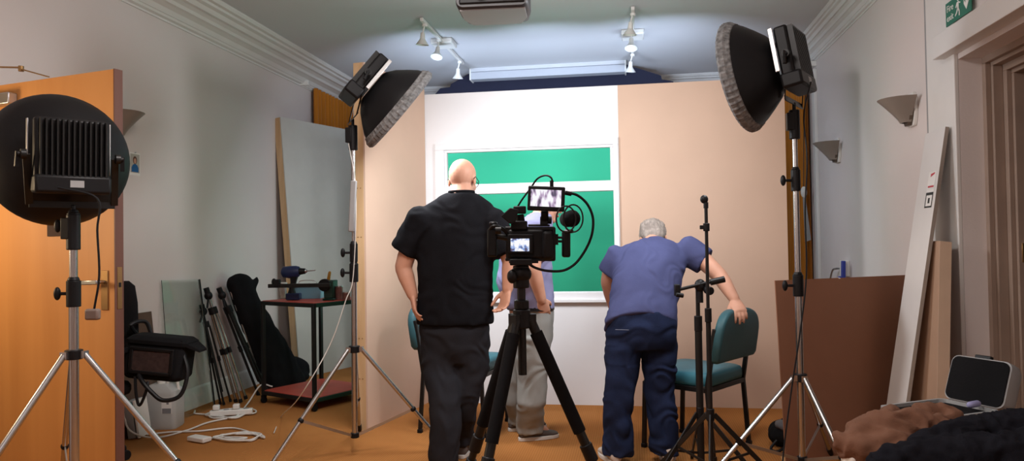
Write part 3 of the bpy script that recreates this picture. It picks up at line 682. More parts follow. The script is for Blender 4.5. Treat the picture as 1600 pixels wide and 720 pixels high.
# ================================================================ chairs
def chair(label, loc, rz):
    t = thing('stacking_chair', label, 'chair', (0, 0, 0), 0, 'teal padded chairs on the set')     # faces +Y
    w2, d2 = .225, .205
    pts = rrect(.47, .44, .06)
    obj('seat', M().rings([[V((a * k, b * k, z)) for a, b in pts] for k, z in ((.93, .405), (.985, .41), (1.0, .43), (1.0, .455), (.97, .475), (.88, .484), (.5, .486))]), TEAL, t, smooth=60)
    fr_ = obj('seat_frame', M().bx((-w2 - .012, -d2, .375), (-w2 + .012, d2, .405)).bx((w2 - .012, -d2, .375), (w2 + .012, d2, .405)).bx((-w2, d2 - .012, .375), (w2, d2 + .012, .405)).bx((-w2, -d2 - .012, .375), (w2, -d2 + .012, .405)), BLACKM, t, bevel=.003)
    for sx in (-1, 1):
        l = obj('leg', M().beam((sx * w2, d2, .40), (sx * w2, d2 + .015, .01), .024, .024), BLACKM, t, bevel=.003)
        obj('foot_cap', M().box((sx * w2, d2 + .015, .012), (.03, .03, .024)), BLACKP, l, bevel=.003)
        l = obj('leg', M().beam((sx * w2, -d2, .40), (sx * w2, -d2 - .03, .01), .024, .024).beam((sx * w2, -d2, .395), (sx * w2, -d2 - .055, .74), .024, .024), BLACKM, t, bevel=.003)
        obj('foot_cap', M().box((sx * w2, -d2 - .03, .012), (.03, .03, .024)), BLACKP, l, bevel=.003)
    # back pad: flat bottom, domed top, curved around the sitter
    out = [(-.225, .545), (.225, .545), (.243, .565)]
    for i in range(0, 19):
        a = pi * i / 18; out.append((.243 * abs(cos(a)) ** .62 * (1 if cos(a) >= 0 else -1), .66 + .185 * sin(a) ** .72))
    out.append((-.243, .565))
    rs = []
    for k, off in ((.90, -.036), (.97, -.032), (1.0, -.02), (1.0, .008), (.97, .020), (.90, .024)):
        rs.append([V((a * k, -d2 - .035 - (zz - .5) * .16 + off - .45 * ((a * k) ** 2) + .02, .69 + (zz - .69) * k)) for a, zz in out])
    obj('backrest', M().rings(rs), mat('teal_vinyl_back', S(50, 90, 98), .5, var=.05, bump=.15, bscale=150), t, smooth=55)
    return t
ch = chair('teal padded chair the bending man leans on', None, 0)
f_ = V((-.344, .228, 0)).normalized(); ch.location = (.365, 4.63, 0); ch.rotation_euler = (0, 0, math.atan2(-f_.x, f_.y))
dup(ch, (-1.13, 4.945, 0), math.atan2(-.985, -.17), 'teal padded chair half hidden behind the man in black')

# ================================================================ camera on its tripod
tc_ = P(815, 480, 2.36); bx, by = tc_.x, tc_.y
t = thing('camera_tripod', 'black photo tripod carrying the film camera', 'tripod', (bx, by, 0))
az = lambda px, d: P(px, 440, d)
def vz(py): return 1.23 + (383 - py) / FPX * 2.36
hubz = vz(498)
obj('center_column', M().cyl((bx, by, vz(585)), (bx, by, vz(448)), .0135), BLACKM, t)
obj('hub', M().cyl((bx, by, hubz - .03), (bx, by, hubz + .03), .028).cyl((bx, by, hubz + .03), (bx, by, hubz + .06), .024), BLACKP, t, bevel=.004)
F = [on(1043, 985, 2, 0), on(672, 925, 2, 0), on(690, 1078, 2, 0)]
for ft in F:
    d = V((ft.x - bx, ft.y - by, 0)).normalized(); p0 = V((bx, by, hubz - .005)) + d * .028; L_ = ft - p0; e = L_.normalized()
    lg = obj('leg', M().box((0, 0, 0), (.026, .035, .04), frame(p0, (-d.y, d.x, 0), d, (0, 0, 1))).cyl(p0, p0 + L_ * .42, .0155), BLACKM, t)
    obj('foam_grip', M().cyl(p0 + L_ * .04, p0 + L_ * .36, .0205), BLACKF, lg)
    obj('leg_lock', M().cyl(p0 + L_ * .40, p0 + L_ * .455, .0205), BLACKP, lg, bevel=.003)
    obj('middle_section', M().cyl(p0 + L_ * .42, p0 + L_ * .70, .0125), BLACKM, lg)
    obj('leg_lock', M().cyl(p0 + L_ * .485, p0 + L_ * .52, .0185), BLACKP, lg, bevel=.003)
    obj('lower_section', M().cyl(p0 + L_ * .68, p0 + L_ * .985, .0095), BLACKM, lg)
    obj('rubber_foot', M().cyl(p0 + L_ * .965, p0 + L_, .013), BLACKP, lg)
hd = obj('fluid_head', M().cyl((bx, by, vz(450)), (bx, by, vz(415)), .026).ell((bx, by, vz(428)), (.034, .034, .03)).box((0, 0, 0), (.07, .09, .02), frame((bx, by, vz(409)), RT, FW, (0, 0, 1))), BLACKP, t, bevel=.003)
obj('pan_knob', M().cyl(P(806, 430, 2.35), P(798, 430, 2.35), .018).ell(P(800, 432, 2.33), (.016, .016, .022)), BLACKP, hd, bevel=.003)

# film camera rig (looking at the set, its back toward us)
D = 2.36; q = P(828, 382, D)
t = thing('film_camera', 'black film camera rig with two lit screens on the tripod', 'camera', (bx, by, vz(407)))
Tc = lambda px, py, dd=0: frame(P(px, py, D + dd), RT, FW, UP)
k = D / FPX
obj('body', M().box((0, 0, 0), (70 * k, .085, 46 * k), Tc(828, 381, .04)), BLACKP, t, bevel=.008)
obj('grip', M().box((0, 0, 0), (18 * k, .07, 44 * k), Tc(856, 383, .0)), BLACKP, t, bevel=.01)
obj('lens', M().cyl(P(824, 380, D + .08), P(824, 380, D + .17), .036, .04, 24).cyl(P(824, 380, D + .17), P(824, 380, D + .22), .047, .047, 24), BLACKM, t)
lc = obj('rear_screen', M().box((0, 0, 0), (40 * k, .012, 30 * k), Tc(813, 381, -.012)), BLACKP, t, bevel=.003)
obj('rear_picture', M().box((0, 0, 0), (29 * k, .002, 19.5 * k), Tc(812.5, 382.5, -.0185)), SCREEN2, lc)
cg = obj('cage', M().box((0, 0, 0), (78 * k, .05, 6 * k), Tc(828, 357, .03)).box((0, 0, 0), (5 * k, .05, 52 * k), Tc(793, 381, .03)).box((0, 0, 0), (5 * k, .05, 52 * k), Tc(865, 381, .03)).box((0, 0, 0), (78 * k, .05, 5 * k), Tc(828, 405, .03)), BLACKM, t, bevel=.003)
obj('cage_rod', M().cyl(P(866, 371, D + .02), P(884, 371, D + .02), .004).cyl(P(866, 377, D + .02), P(884, 377, D + .02), .004).box((0, 0, 0), (8 * k, .02, 17 * k), Tc(868, 374, .02)), BLACKM, cg)
obj('baseplate', M().box((0, 0, 0), (46 * k, .07, 5 * k), Tc(818, 408, .03)), BLACKM, t, bevel=.002)
# top handle, sun hood, plate
obj('hot_shoe_mount', M().cyl(P(815, 357, D + .02), P(812, 335, D + .02), .014).box((0, 0, 0), (26 * k, .05, 14 * k), Tc(811, 352, .02)).box((0, 0, 0), (20 * k, .04, 12 * k), Tc(812, 328, .02)), BLACKP, t, bevel=.004)
obj('eyepiece_hood', M().prism([(-14, -2), (0, 11), (13, 8), (9, -10), (0, -14)], Tc(797, 336, -.01) @ Matrix.Scale(k, 4) @ Matrix.Rotation(0, 4, 'X') @ frame((0, 0, 0), (1, 0, 0), (0, 0, 1), (0, -1, 0)), 25), BLACKP, t, bevel=.003)
obj('top_plate', M().box((0, 0, 0), (34 * k, .03, 3.4 * k), Tc(842, 352, .02)), BLACKM, t, bevel=.002)
# left grip
lg_ = obj('left_handle', M().box((0, 0, 0), (15 * k, .035, 44 * k), Tc(769, 379, .0)).cyl(P(771, 352, D), P(771, 346, D), .014), BLACKP, t, bevel=.008)
obj('handle_joint', M().tube(smooth_path([P(764, 360, D - .01), P(772, 353, D - .02), P(786, 358, D - .01), P(793, 366, D)]), .006).cyl(P(772, 368, D + .0), P(794, 372, D + .0), .009).cyl(P(774, 360, D - .02), P(783, 360, D - .02), .012), BLACKM, lg_)
# right handle with round shock mounted microphone
rg = obj('right_handle', M().box((0, 0, 0), (13 * k, .035, 42 * k), Tc(884.5, 381, .02)), BLACKP, t, bevel=.006)
X = RT; 
mp_ = P(890, 342, D + .03)
obj('shotgun_microphone', M().cyl(mp_ - FW * .09, mp_ + FW * .10, .026, .026, 24).ell(mp_ - FW * .09, (.027, .027, .027), n=18), BLACKF, rg)
ring = M()
for (dx, dz, r1, r2) in ((-.020, -.002, .030, .040), (.002, 0, .030, .042)):
    ring.tube([mp_ - FW * .115 + RT * (dx + r1 * cos(a)) + UP * (dz + r2 * sin(a)) for a in [2 * pi * i / 28 for i in range(29)]], .0028, 6)
ring.cyl(mp_ - FW * .09 - UP * .04, P(884, 361, D + .02), .006)
obj('shock_mount_ring', ring, BLACKM, rg)
# monitor
mn = obj('monitor', M().box((0, 0, 0), (57 * k, .022, 38 * k), frame(P(853.5, 310.5, D - .03), (RT * .999 - UP * .045).normalized(), FW, (UP * .999 + RT * .045).normalized())), BLACKP, t, bevel=.004)
obj('monitor_picture', M().box((0, 0, 0), (47 * k, .002, 26 * k), frame(P(853, 309.5, D - .042), (RT * .999 - UP * .045).normalized(), FW, (UP * .999 + RT * .045).normalized())), SCREEN1, mn)
obj('monitor_arm', M().cyl(P(851, 330, D - .02), P(851, 342, D), .012).box((0, 0, 0), (12 * k, .03, 14 * k), Tc(850, 345, .01)).cyl(P(856, 344, D), P(862, 344, D), .012), BLACKP, mn, bevel=.002)
obj('video_cable', M().tube([P(883, 301, D - .02), P(893, 303, D - .02)], .007).tube(smooth_path([P(886, 301, D - .02), P(902, 305, D - .02), P(917, 318, D - .02), P(926, 338, D - .02), P(926, 360, D - .02), P(920, 380, D - .01), P(908, 401, D), P(895, 415, D), P(878, 423, D), P(855, 423, D), P(836, 418, D), P(820, 408, D)], 8), .0042, 8), BLACKP, mn)
obj('power_cable', M().tube([P(862, 293, D - .03), P(862, 282, D - .03)], .006).tube(smooth_path([P(862, 291, D - .03), P(862, 279, D - .03), P(853, 274, D - .02), P(840, 279, D - .01), P(829, 294, D), P(817, 310, D), P(808, 324, D + .01)], 8), .003, 8), BLACKP, mn)

# ================================================================ left side clutter
def fabric(m, voxel, amp, fs, n=6, seed=0.0, mask=None):
    so = V((seed, seed * 2.3, seed * .7))
    f = lambda c: amp * (noise.noise(V((c.x * fs[0], c.y * fs[1], c.z * fs[2])) + so) + .5 * noise.noise(V((c.x * fs[0] * 2.3, c.y * fs[1] * 2.3, c.z * fs[2] * 2.3)) + so)) * (mask(c) if mask else 1)
    return remeshed(m, voxel, n, None, f)

# tool trolley
t1, t2 = V((-2.94, 5.55, 0)), V((-2.37, 5.28, 0)); X = (t2 - t1).normalized(); Y = V((-X.y, X.x, 0)); Wd, Dp = (t2 - t1).length, .62
T = frame(t1, X, Y, (0, 0, 1)); t = thing('tool_trolley', 'black framed trolley with red top and shelf holding tools', 'trolley', t1)
for xx in (.014, Wd - .014):
    for yy in (.014, Dp - .014):
        l = obj('leg', M().box((0, 0, 0), (.028, .028, .735), T @ Matrix.Translation((xx, yy, .4325))), BLACKM, t, bevel=.003)
        obj('caster', M().box((0, 0, 0), (.02, .04, .02), T @ Matrix.Translation((xx, yy, .055))).cyl(T @ V((xx - .01, yy, .026)), T @ V((xx + .01, yy, .026)), .025), BLACKP, l)
for z, nm_ in ((.80, 'top'), (.085, 'shelf')):
    p = obj(nm_, M().box((0, 0, 0), (Wd - .02, Dp - .02, .012), T @ Matrix.Translation((Wd / 2, Dp / 2, z + .012))), RED, t, bevel=.002)
    for yy in (.014, Dp - .014): obj('long_rail', M().box((0, 0, 0), (Wd, .028, .032), T @ Matrix.Translation((Wd / 2, yy, z - .002))), BLACKM, p, bevel=.003)
    for xx in (.014, Wd - .014): obj('side_rail', M().box((0, 0, 0), (.028, Dp - .06, .032), T @ Matrix.Translation((xx, Dp / 2, z - .002))), GREENM, p, bevel=.003)
TZ = .819
W_ = lambda x, y, z: T @ V((x, y, TZ + z))
def at_table(px, y):     # a spot on the trolley top under picture column px, y along its depth
    a, b = W_(0, y, 0), W_(Wd, y, 0); k = [u for u in [i / 200 for i in range(-60, 320)]]
    def col(p):
        q = p - EYE; return 800 + FPX * q.dot(RT) / q.dot(FW)
    return min((a.lerp(b, u) for u in k), key=lambda p: abs(col(p) - px))
# drill standing on its battery
o = at_table(459, .14); dx, dy = RT.copy(), FW.copy(); dx.z = dy.z = 0; dx.normalize(); dy.normalize(); Z = V((0, 0, 1))
K = 5.55 / FPX
Td = frame(o, dx, dy, Z)
t = thing('cordless_drill', 'navy cordless drill standing on its battery on the trolley', 'drill', o)
m = M().eloft([(Td @ V((x * K, 0, z * K)), dy * (w_ * K), Z * (h_ * K)) for x, z, w_, h_ in ((-20, 47, 4, 4), (-17, 47, 8, 9), (-5, 46.5, 9, 10.5), (5, 47, 9, 10), (10, 47.5, 7, 8))])
bd = obj('drill_body', m, DRILLB, t, smooth=60)
obj('chuck', M().cyl(Td @ V((9 * K, 0, 47.5 * K)), Td @ V((20 * K, 0, 48 * K)), 6 * K, 4.5 * K), BLACKP, bd).data
obj('chuck_tip', M().cyl(Td @ V((20 * K, 0, 48 * K)), Td @ V((23 * K, 0, 48 * K)), 3.5 * K, 2.2 * K), CHROME, bd)
obj('drill_bit', M().cyl(Td @ V((22 * K, 0, 48 * K)), Td @ V((37 * K, 0, 49 * K)), .9 * K), STEEL, bd)
obj('drill_handle', M().eloft([(Td @ V((x * K, 0, z * K)), dx * (a * K), dy * (b_ * K)) for x, z, a, b_ in ((1, 40, 7, 6), (0, 30, 5, 5), (-3, 18, 4.6, 5), (-3, 11, 7, 6))]), BLACKP, t, smooth=60)
obj('battery', M().box((0, 0, 0), (23 * K, .075, 11 * K), Td @ Matrix.Translation((0, 0, 6.2 * K))), DRILLB, t, bevel=.008)
# pale blue box
o = at_table(482, .36); Td = frame(o, dx, dy, Z)
t = thing('storage_tub', 'pale blue plastic tub on the trolley behind the drill', 'tub', o)
K2 = 5.8 / FPX
sec = lambda k, z: [Td @ V((a * k, b * k, z)) for a, b in rrect(56 * K2, .20, .02)]
obj('tub_body', M().rings([sec(.88, .0), sec(.9, .006), sec(1.0, .105), sec(1.0, .108), sec(.97, .108), sec(.87, .012), sec(.3, .01)]), BOXB, t, smooth=30)
obj('tub_rim', M().rings([sec(1.0, .09), sec(1.04, .092), sec(1.04, .112), sec(.98, .113), sec(.975, .10)]), BOXB, t, smooth=30)
# black bar clamp lying across the tub
a, b = P(419, 437, 5.75), P(516, 437, 5.75); z_ = TZ + .1245
a.z = b.z = z_
t = thing('bar_clamp', 'long black clamp lying across the pale blue tub', 'clamp', a)
obj('bar', M().beam(a, b, .03, .022, dy), BLACKM, t, bevel=.003)
obj('fixed_jaw', M().box((0, 0, 0), (.05, .03, .06), frame(a + dx * .07 + Z * .02, dx, dy, Z)).ell(a + dx * .045 + Z * .03, (.02, .014, .028)), BLACKP, t, bevel=.006)
obj('wire_loop', M().tube(smooth_path([a + dx * .24, a + dx * .25 + Z * .035, a + dx * .36 + Z * .035, a + dx * .38]), .003), STEEL, t)
# white cup
o = at_table(442, .30); t = tag(obj('beaker', M().lathe([(.020, 0), (.022, .002), (.036, .125), (.037, .128), (.034, .128), (.02, .006), (.002, .005)], frame(o, dx, dy, Z), 24), WHITEP, base=o), 'white tapered plastic beaker beside the drill on the trolley', 'beaker')
# planer / sander with an amber handle
o = at_table(517, .30); Td = frame(o, dx, dy, Z); t = thing('hand_planer', 'dark green hand tool with an amber handle at the tub end', 'hand tool', o)
obj('tool_body', M().box((0, 0, 0), (.075, .16, .14), Td @ Matrix.Translation((.0, 0, .085))).box((0, 0, 0), (.095, .18, .015), Td @ Matrix.Translation((0, 0, .008))), GREENM, t, bevel=.012)
obj('tool_guard', M().cyl(Td @ V((-.03, -.09, .12)), Td @ V((-.03, -.06, .12)), .05), BLACKP, t, bevel=.004)
obj('tool_handle', M().chain([Td @ V((-.02, 0, .15)), Td @ V((-.008, 0, .215))], [.014, .012]), AMBER, t)
for px, h_, nm_, lab in ((530, .10, 'paint_tin', 'small tin standing last on the trolley right of the green hand tool'), (541, .055, 'screw_tin', 'low dark tin at the far right of the trolley top')):
    o = at_table(px, .34); Td = frame(o, dx, dy, Z); t = thing(nm_, lab, 'tin', o)
    obj('tin_body', M().cyl(o, o + Z * h_, .030, n=24), mat('tin_label', S(116, 76, 70), .5, var=.3, scale=30), t); obj('tin_lid', M().cyl(o + Z * h_, o + Z * (h_ + .008), .031, n=24), STEEL, t)

# glass sheet, tripod stands, long bags
def slab(p00, p10, p11, p01, th, nrm):
    n_ = V(nrm).normalized() * th; q = [V(p) for p in (p00, p10, p11, p01)]; return M().rings([q, [p + n_ for p in q]])
g = [V((-3.25, 4.84, .004)), V((-3.24, 5.36, .004)), V((-3.372, 5.375, 1.0)), V((-3.378, 4.92, 1.015))]
t = thing('glass_sheet', 'greenish clear glass sheet leaning on the left wall', 'glass sheet', g[0])
obj('pane', slab(*g, .005, (1, 0, .13)), GLASS, t, smooth=0)
obj('edge_strip', M().beam(g[1] + V((.004, .006, 0)), g[2] + V((.004, .006, 0)), .012, .016, (1, 0, 0)), BLACKM, t)
def folded_stand(label, foot, top, col_, r=.011, group=None):
    t = thing('folded_tripod', label, 'tripod', foot, 0, group); f, tp = V(foot), V(top); e = (tp - f); x, y, z = basis(e)
    obj('column', M().cyl(f.lerp(tp, .12), tp, r * .9, n=12), col_, t)
    for k, a in enumerate((0, 120, 240)):
        d = x * cos(radians(a)) + y * sin(radians(a))
        lg = obj('leg', M().cyl(f + d * .045, f.lerp(tp, .78) + d * .022, r, n=12), col_, t); obj('leg_lock', M().cyl(f.lerp(tp, .42) + d * .034, f.lerp(tp, .47) + d * .033, r * 1.5, n=12), BLACKP, lg)
        obj('rubber_foot', M().cyl(f + d * .045, f.lerp(tp, .03) + d * .045, r * 1.4, n=12), BLACKP, lg)
    obj('shoulder', M().cyl(f.lerp(tp, .77), f.lerp(tp, .83), r * 3.2), BLACKP, t, bevel=.004); obj('head', M().ell(f.lerp(tp, .93), (.032, .032, .035)).cyl(f.lerp(tp, .95), tp, .022), BLACKP, t)
    obj('pan_handle', M().cyl(f.lerp(tp, .93), f.lerp(tp, .84) + x * .06 - y * .03, .008), BLACKP, t)
    return t
folded_stand('silver legged folded tripod leaning on the wall beside the glass sheet', (-3.12, 5.56, .01), (-3.345, 5.44, .93), CHROME)
folded_stand('black folded tripod leaning on the wall between the silver tripod and the long bag', (-3.08, 5.86, .01), (-3.33, 5.60, .92), BLACKM)
folded_stand('slim dark folded stand nearest the glass sheet on the left wall', (-3.20, 5.46, .01), (-3.36, 5.40, .80), BLACKM, .008)
bt, bb = V((-3.27, 5.80, 1.02)), V((-3.02, 6.12, .01)); e = bt - bb; sx_ = V((0.45, .9, 0)).normalized(); sy_ = e.normalized().cross(sx_)
bag = M().eloft([(bb + e * k + sx_ * o_, sx_ * w_, sy_ * d_) for k, o_, w_, d_ in ((0, .02, .18, .05), (.02, .03, .21, .08), (.25, .02, .20, .09), (.5, .0, .165, .085), (.75, -.02, .135, .075), (.92, -.02, .125, .06), (.985, .0, .10, .045), (1.0, .0, .05, .02))])
bag.chain([bt - e * .10 + sx_ * .10, bt - e * .05 + sx_ * .15], [.035, .03])
t = thing('tripod_bag', 'long black fabric equipment bag leaning on the wall beside the trolley', 'bag', bb)
obj('bag_body', fabric(bag, .014, .016, (9, 9, 5), 6, 3.1), BLACKF, t, smooth=180)
obj('zip', M().tube(smooth_path([bb + e * k + sy_ * -.0 + sx_ * (-.20 + .075 * k) for k in (.1, .4, .7, .92)]), .006), STEEL, t)
obj('carry_strap', M().tube(smooth_path([bt - e * .05 + sy_ * .05, bt - e * .25 + sy_ * .12 + sx_ * .05, bt - e * .55 + sy_ * .12]), .012), BLACKP, t)

# dark bundle and small box behind the trolley on the floor
o = on(462, 590, 2, 0); o = V((-3.08, 6.42, 0))
tag(obj('equipment_pouch', fabric(M().ell(o + V((0, 0, .11)), (.15, .13, .12)).ell(o + V((.05, -.08, .07)), (.13, .1, .07)), .014, .02, (8, 8, 8), 4, 1.7), BLACKF, smooth=180, base=o), 'dark crumpled pouch on the floor between trolley and leaning flat', 'pouch')

# office chair behind the door, with a bag on its seat
oc = V((-3.105, 3.74, 0)); rz = radians(176); t = thing('office_chair', 'black office chair behind the open orange door', 'chair', oc, rz)
Wm = Matrix.Translation(oc) @ Matrix.Rotation(rz, 4, 'Z')      # local +Y is forward
for i in range(5):
    a = 2 * pi * i / 5 + .5; d = V((cos(a), sin(a), 0))
    lg = obj('base_arm', M().beam(Wm @ V((0, 0, .11)), Wm @ (d * .27 + V((0, 0, .075))), .045, .03, (0, 0, 1)), BLACKP, t, bevel=.008)
    obj('caster', M().cyl(Wm @ (d * .27 + V((-d.y, d.x, 0)) * .022 + V((0, 0, .03))), Wm @ (d * .27 - V((-d.y, d.x, 0)) * .022 + V((0, 0, .03))), .03).cyl(Wm @ (d * .27 + V((0, 0, .05))), Wm @ (d * .27 + V((0, 0, .08))), .01), BLACKP, lg, bevel=.004)
obj('gas_column', M().cyl(Wm @ V((0, 0, .09)), Wm @ V((0, 0, .40)), .026), BLACKM, t)
obj('seat', M().rings([[Wm @ V((a * k, b * k, z)) for a, b in rrect(.47, .45, .10)] for k, z in ((.85, .40), (.97, .41), (1, .43), (1, .455), (.95, .475), (.6, .485))]), BLACKF, t, smooth=60)
bk = []
for z, hw_, th_, yy in ((.52, .17, .02, -.235), (.55, .21, .035, -.24), (.75, .195, .035, -.27), (.92, .155, .032, -.31), (1.02, .115, .028, -.335), (1.05, .07, .015, -.34)):
    bk.append((Wm @ V((0, yy, z)), Wm.to_3x3() @ V((hw_, 0, 0)), Wm.to_3x3() @ V((0, th_, 0))))
obj('backrest', M().eloft(bk), BLACKF, t, smooth=60)
obj('back_bar', M().beam(Wm @ V((0, -.12, .39)), Wm @ V((0, -.29, .42)), .06, .012, (0, 0, 1)).beam(Wm @ V((0, -.29, .41)), Wm @ V((0, -.285, .64)), .06, .012, (0, 1, 0)), BLACKM, t)
for sx in (-1, 1):
    obj('armrest', M().tube(smooth_path([Wm @ V((sx * .22, .10, .42)), Wm @ V((sx * .25, .10, .52)), Wm @ V((sx * .25, .09, .66))]), .014).beam(Wm @ V((sx * .25, -.10, .67)), Wm @ V((sx * .25, .17, .67)), .05, .03), BLACKP, t, bevel=.004)
# camera bag
bo = P(247, 590, 4.30); t = thing('camera_bag', 'black shoulder bag with a mesh pocket and loose straps hanging on the office chair', 'bag', bo, 0)
Tb = frame(bo, dx, dy, Z) @ Matrix.Rotation(radians(6), 4, 'Y')
bg = []
for z, w_, d_ in ((0, .30, .17), (.02, .33, .20), (.16, .34, .20), (.215, .32, .17)): bg.append([Tb @ V((a, b, z)) for a, b in rrect(w_, d_, .035)])
bb_ = obj('bag_body', M().rings(bg), BLACKF, t, smooth=40, bevel=.01)
obj('lid_flap', M().rings([[Tb @ V((a + .01, b, z)) for a, b in rrect(w_, d_, .03)] for z, w_, d_ in ((.205, .34, .20), (.225, .35, .20), (.245, .31, .15))]).rings([[Tb @ V(p) for p in q] for q in ([(.15, -.09, .215), (.15, .09, .215), (.15, .09, .24), (.15, -.09, .24)], [(.245, -.05, .175), (.245, .05, .175), (.245, .05, .187), (.245, -.05, .187)])]), BLACKF, t, smooth=50)
obj('mesh_pocket', M().prism(rrect(.22, .12, .02), Tb @ frame((.0, -.098, .11), (1, 0, 0), (0, 0, 1), (0, -1, 0)), .012), mat('brown_mesh', S(58, 44, 42), .9, var=.3, scale=40), t, bevel=.004)
pf = M()
for xx in (-.115, .115): pf.bx((0, 0, 0), (0, 0, 0)) if 0 else pf.box((0, 0, 0), (.02, .014, .15), Tb @ Matrix.Translation((xx, -.108, .11)))
for zz in (.045, .178): pf.box((0, 0, 0), (.25, .014, .02), Tb @ Matrix.Translation((0, -.108, zz)))
obj('pocket_frame', pf, BLACKP, t, bevel=.004)
obj('hanging_strap', M().tube(smooth_path([Tb @ V((-.10, .10, .20)), Tb @ V((-.15, .10, .30)), Wm @ V((-.20, -.20, .80)), Wm @ V((-.20, -.27, .72)), Tb @ V((-.15, .0, .22))]), .012), BLACKP, t)
obj('shoulder_strap', M().tube(smooth_path([Tb @ V(p) for p in [(.16, -.06, .16), (.205, -.09, .06), (.19, -.12, -.06), (.11, -.15, -.09), (.04, -.15, -.05), (-.02, -.14, .0), (-.06, -.11, .03)]]), [.006, .012, .014, .013, .012, .012, .01] and .012), BLACKP, t)
obj('loose_strap', M().tube(smooth_path([Tb @ V(p) for p in [(-.08, -.11, .02), (-.05, -.14, -.07), (-.02, -.15, -.13), (.005, -.145, -.06), (-.0, -.12, .0)]]), .008), BLACKP, t)
# cardboard box and plywood behind it
o = V((-3.22, 4.70, 0)); t = thing('plywood_offcut', 'dark brown board offcut propped on the wall behind the camera bag', 'board', o)
obj('sheet', slab((-3.30, 4.34, .0), (-3.30, 4.80, .0), (-3.385, 4.80, .80), (-3.385, 4.36, .80), .012, (1, 0, .1)), mat('dark_offcut', S(92, 72, 60), .7, var=.1), t)
obj('wood_block', M().box((0, 0, 0), (.05, .10, .13), Matrix.Translation((-3.33, 4.40, .745)) @ Matrix.Rotation(.3, 4, 'X')), CARD, t, bevel=.004)
# white jerry can
o = V((-3.235, 4.74, 0)); t = thing('jerry_can', 'translucent white plastic jerry can with a label on the floor', 'jerry can', o)
Tj = frame(o, dx, dy, Z)
js = lambda k, z, xo=0: [Tj @ V((a * k + xo, b * k, z)) for a, b in rrect(.22, .17, .03)]
obj('can_body', M().rings([js(.92, .0), js(1, .015), js(1, .24), js(.96, .262), js(.62, .30, -.02), js(.5, .305, -.02)]), mat('milky_plastic', S(206, 208, 206), .35, var=.03, trans=.25), t, smooth=35)
obj('can_cap', M().cyl(Tj @ V((-.02, 0, .30)), Tj @ V((-.02, 0, .335)), .028, n=20), WHITEP, t); obj('can_handle', M().tube(smooth_path([Tj @ V(p) for p in [(.02, 0, .30), (.04, 0, .335), (.085, 0, .33), (.10, 0, .255)]]), .011), WHITEP, t)
lb = obj('can_label', M().box((0, 0, 0), (.07, .002, .11), Tj @ Matrix.Translation((.055, -.0865, .165))), PAPER, t)
obj('label_print', M().box((0, 0, 0), (.06, .001, .035), Tj @ Matrix.Translation((.055, -.088, .13))).box((0, 0, 0), (.016, .001, .03), Tj @ Matrix.Translation((.062, -.088, .19))).box((0, 0, 0), (.010, .001, .012), Tj @ Matrix.Translation((.035, -.088, .195))), mat('grey_print', S(126, 126, 130), .7), lb)
o = V((-3.27, 4.48, 0)); t = thing('boxed_router', 'small white and grey carton standing beside the jerry can', 'carton', o)
obj('carton_body', M().box((0, 0, 0), (.05, .16, .24), frame(o + Z * .125, dx, dy, Z) @ Matrix.Rotation(-.14, 4, 'Y')), GREYP, t, bevel=.003); obj('carton_edge', M().box((0, 0, 0), (.012, .162, .245), frame(o + Z * .13 + dx * .045, dx, dy, Z) @ Matrix.Rotation(-.14, 4, 'Y')), PAPER, t)

# white leads on the floor
def lead(name, label, pts, r=.006):
    t = thing(name, label, 'cable', (pts[0][0], pts[0][1], 0)); obj('lead', M().tube(smooth_path(pts, 8), r, 8), WHITEC, t); return t
def coil(cx, cy, rx, ry, n, seed, z=.008):
    rd = random.Random(seed); out = []
    for i in range(n * 7):
        a = 2 * pi * i / 7; k = .65 + .45 * rd.random(); out.append((cx + rx * k * cos(a) + .03 * rd.random(), cy + ry * k * sin(a), z + .004 * (i // 7) + .006 * rd.random()))
    return out
a_ = coil(-2.98, 5.13, .16, .16, 3, 5)
t = lead('extension_lead', 'white extension lead coiled with its socket strip by the folded tripods', [(-3.30, 5.20, .01), (-3.2, 5.1, .01)] + a_ + [(-3.0, 5.45, .02), (-2.95, 5.56, .14), (-2.88, 5.62, .12)])
Ts_ = frame((-2.94, 5.10, .03), V((.93, .36, 0)), V((-.36, .93, 0)), Z)
ss = obj('socket_strip', M().box((0, 0, 0), (.30, .055, .04), Ts_), WHITEP, t, bevel=.006)
for i in range(4): obj('socket', M().cyl(Ts_ @ V((-.105 + i * .07, 0, .02)), Ts_ @ V((-.105 + i * .07, 0, .023)), .02), GREYP, ss)
for i in (0, 2): obj('plug', M().box((0, 0, 0), (.045, .05, .035), Ts_ @ Matrix.Translation((-.105 + i * .07, 0, .04))), WHITEP, ss, bevel=.006)
a_ = coil(-2.54, 4.50, .17, .10, 3, 11)
t = lead('extension_lead', 'white lead in loose loops with a plug on the carpet nearest the middle light stand', [(-3.2, 4.50, .01), (-3.07, 4.58, .01), (-2.9, 4.62, .01), (-2.7, 4.72, .01)] + a_ + [(-2.65, 4.48, .01), (-2.73, 4.43, .012)])
obj('socket_box', M().box((0, 0, 0), (.15, .07, .03), frame((-2.76, 4.40, .02), V((.9, -.3, 0)).normalized(), V((.3, .9, 0)).normalized(), Z)), WHITEP, t, bevel=.006)
lead('mains_lead', 'white lead running along the floor from behind the jerry can to the coil', [(-3.33, 4.45, .25), (-3.25, 4.38, .08), (-3.1, 4.42, .012), (-3.0, 4.62, .01), (-2.98, 4.85, .01), (-2.9, 5.0, .01)])

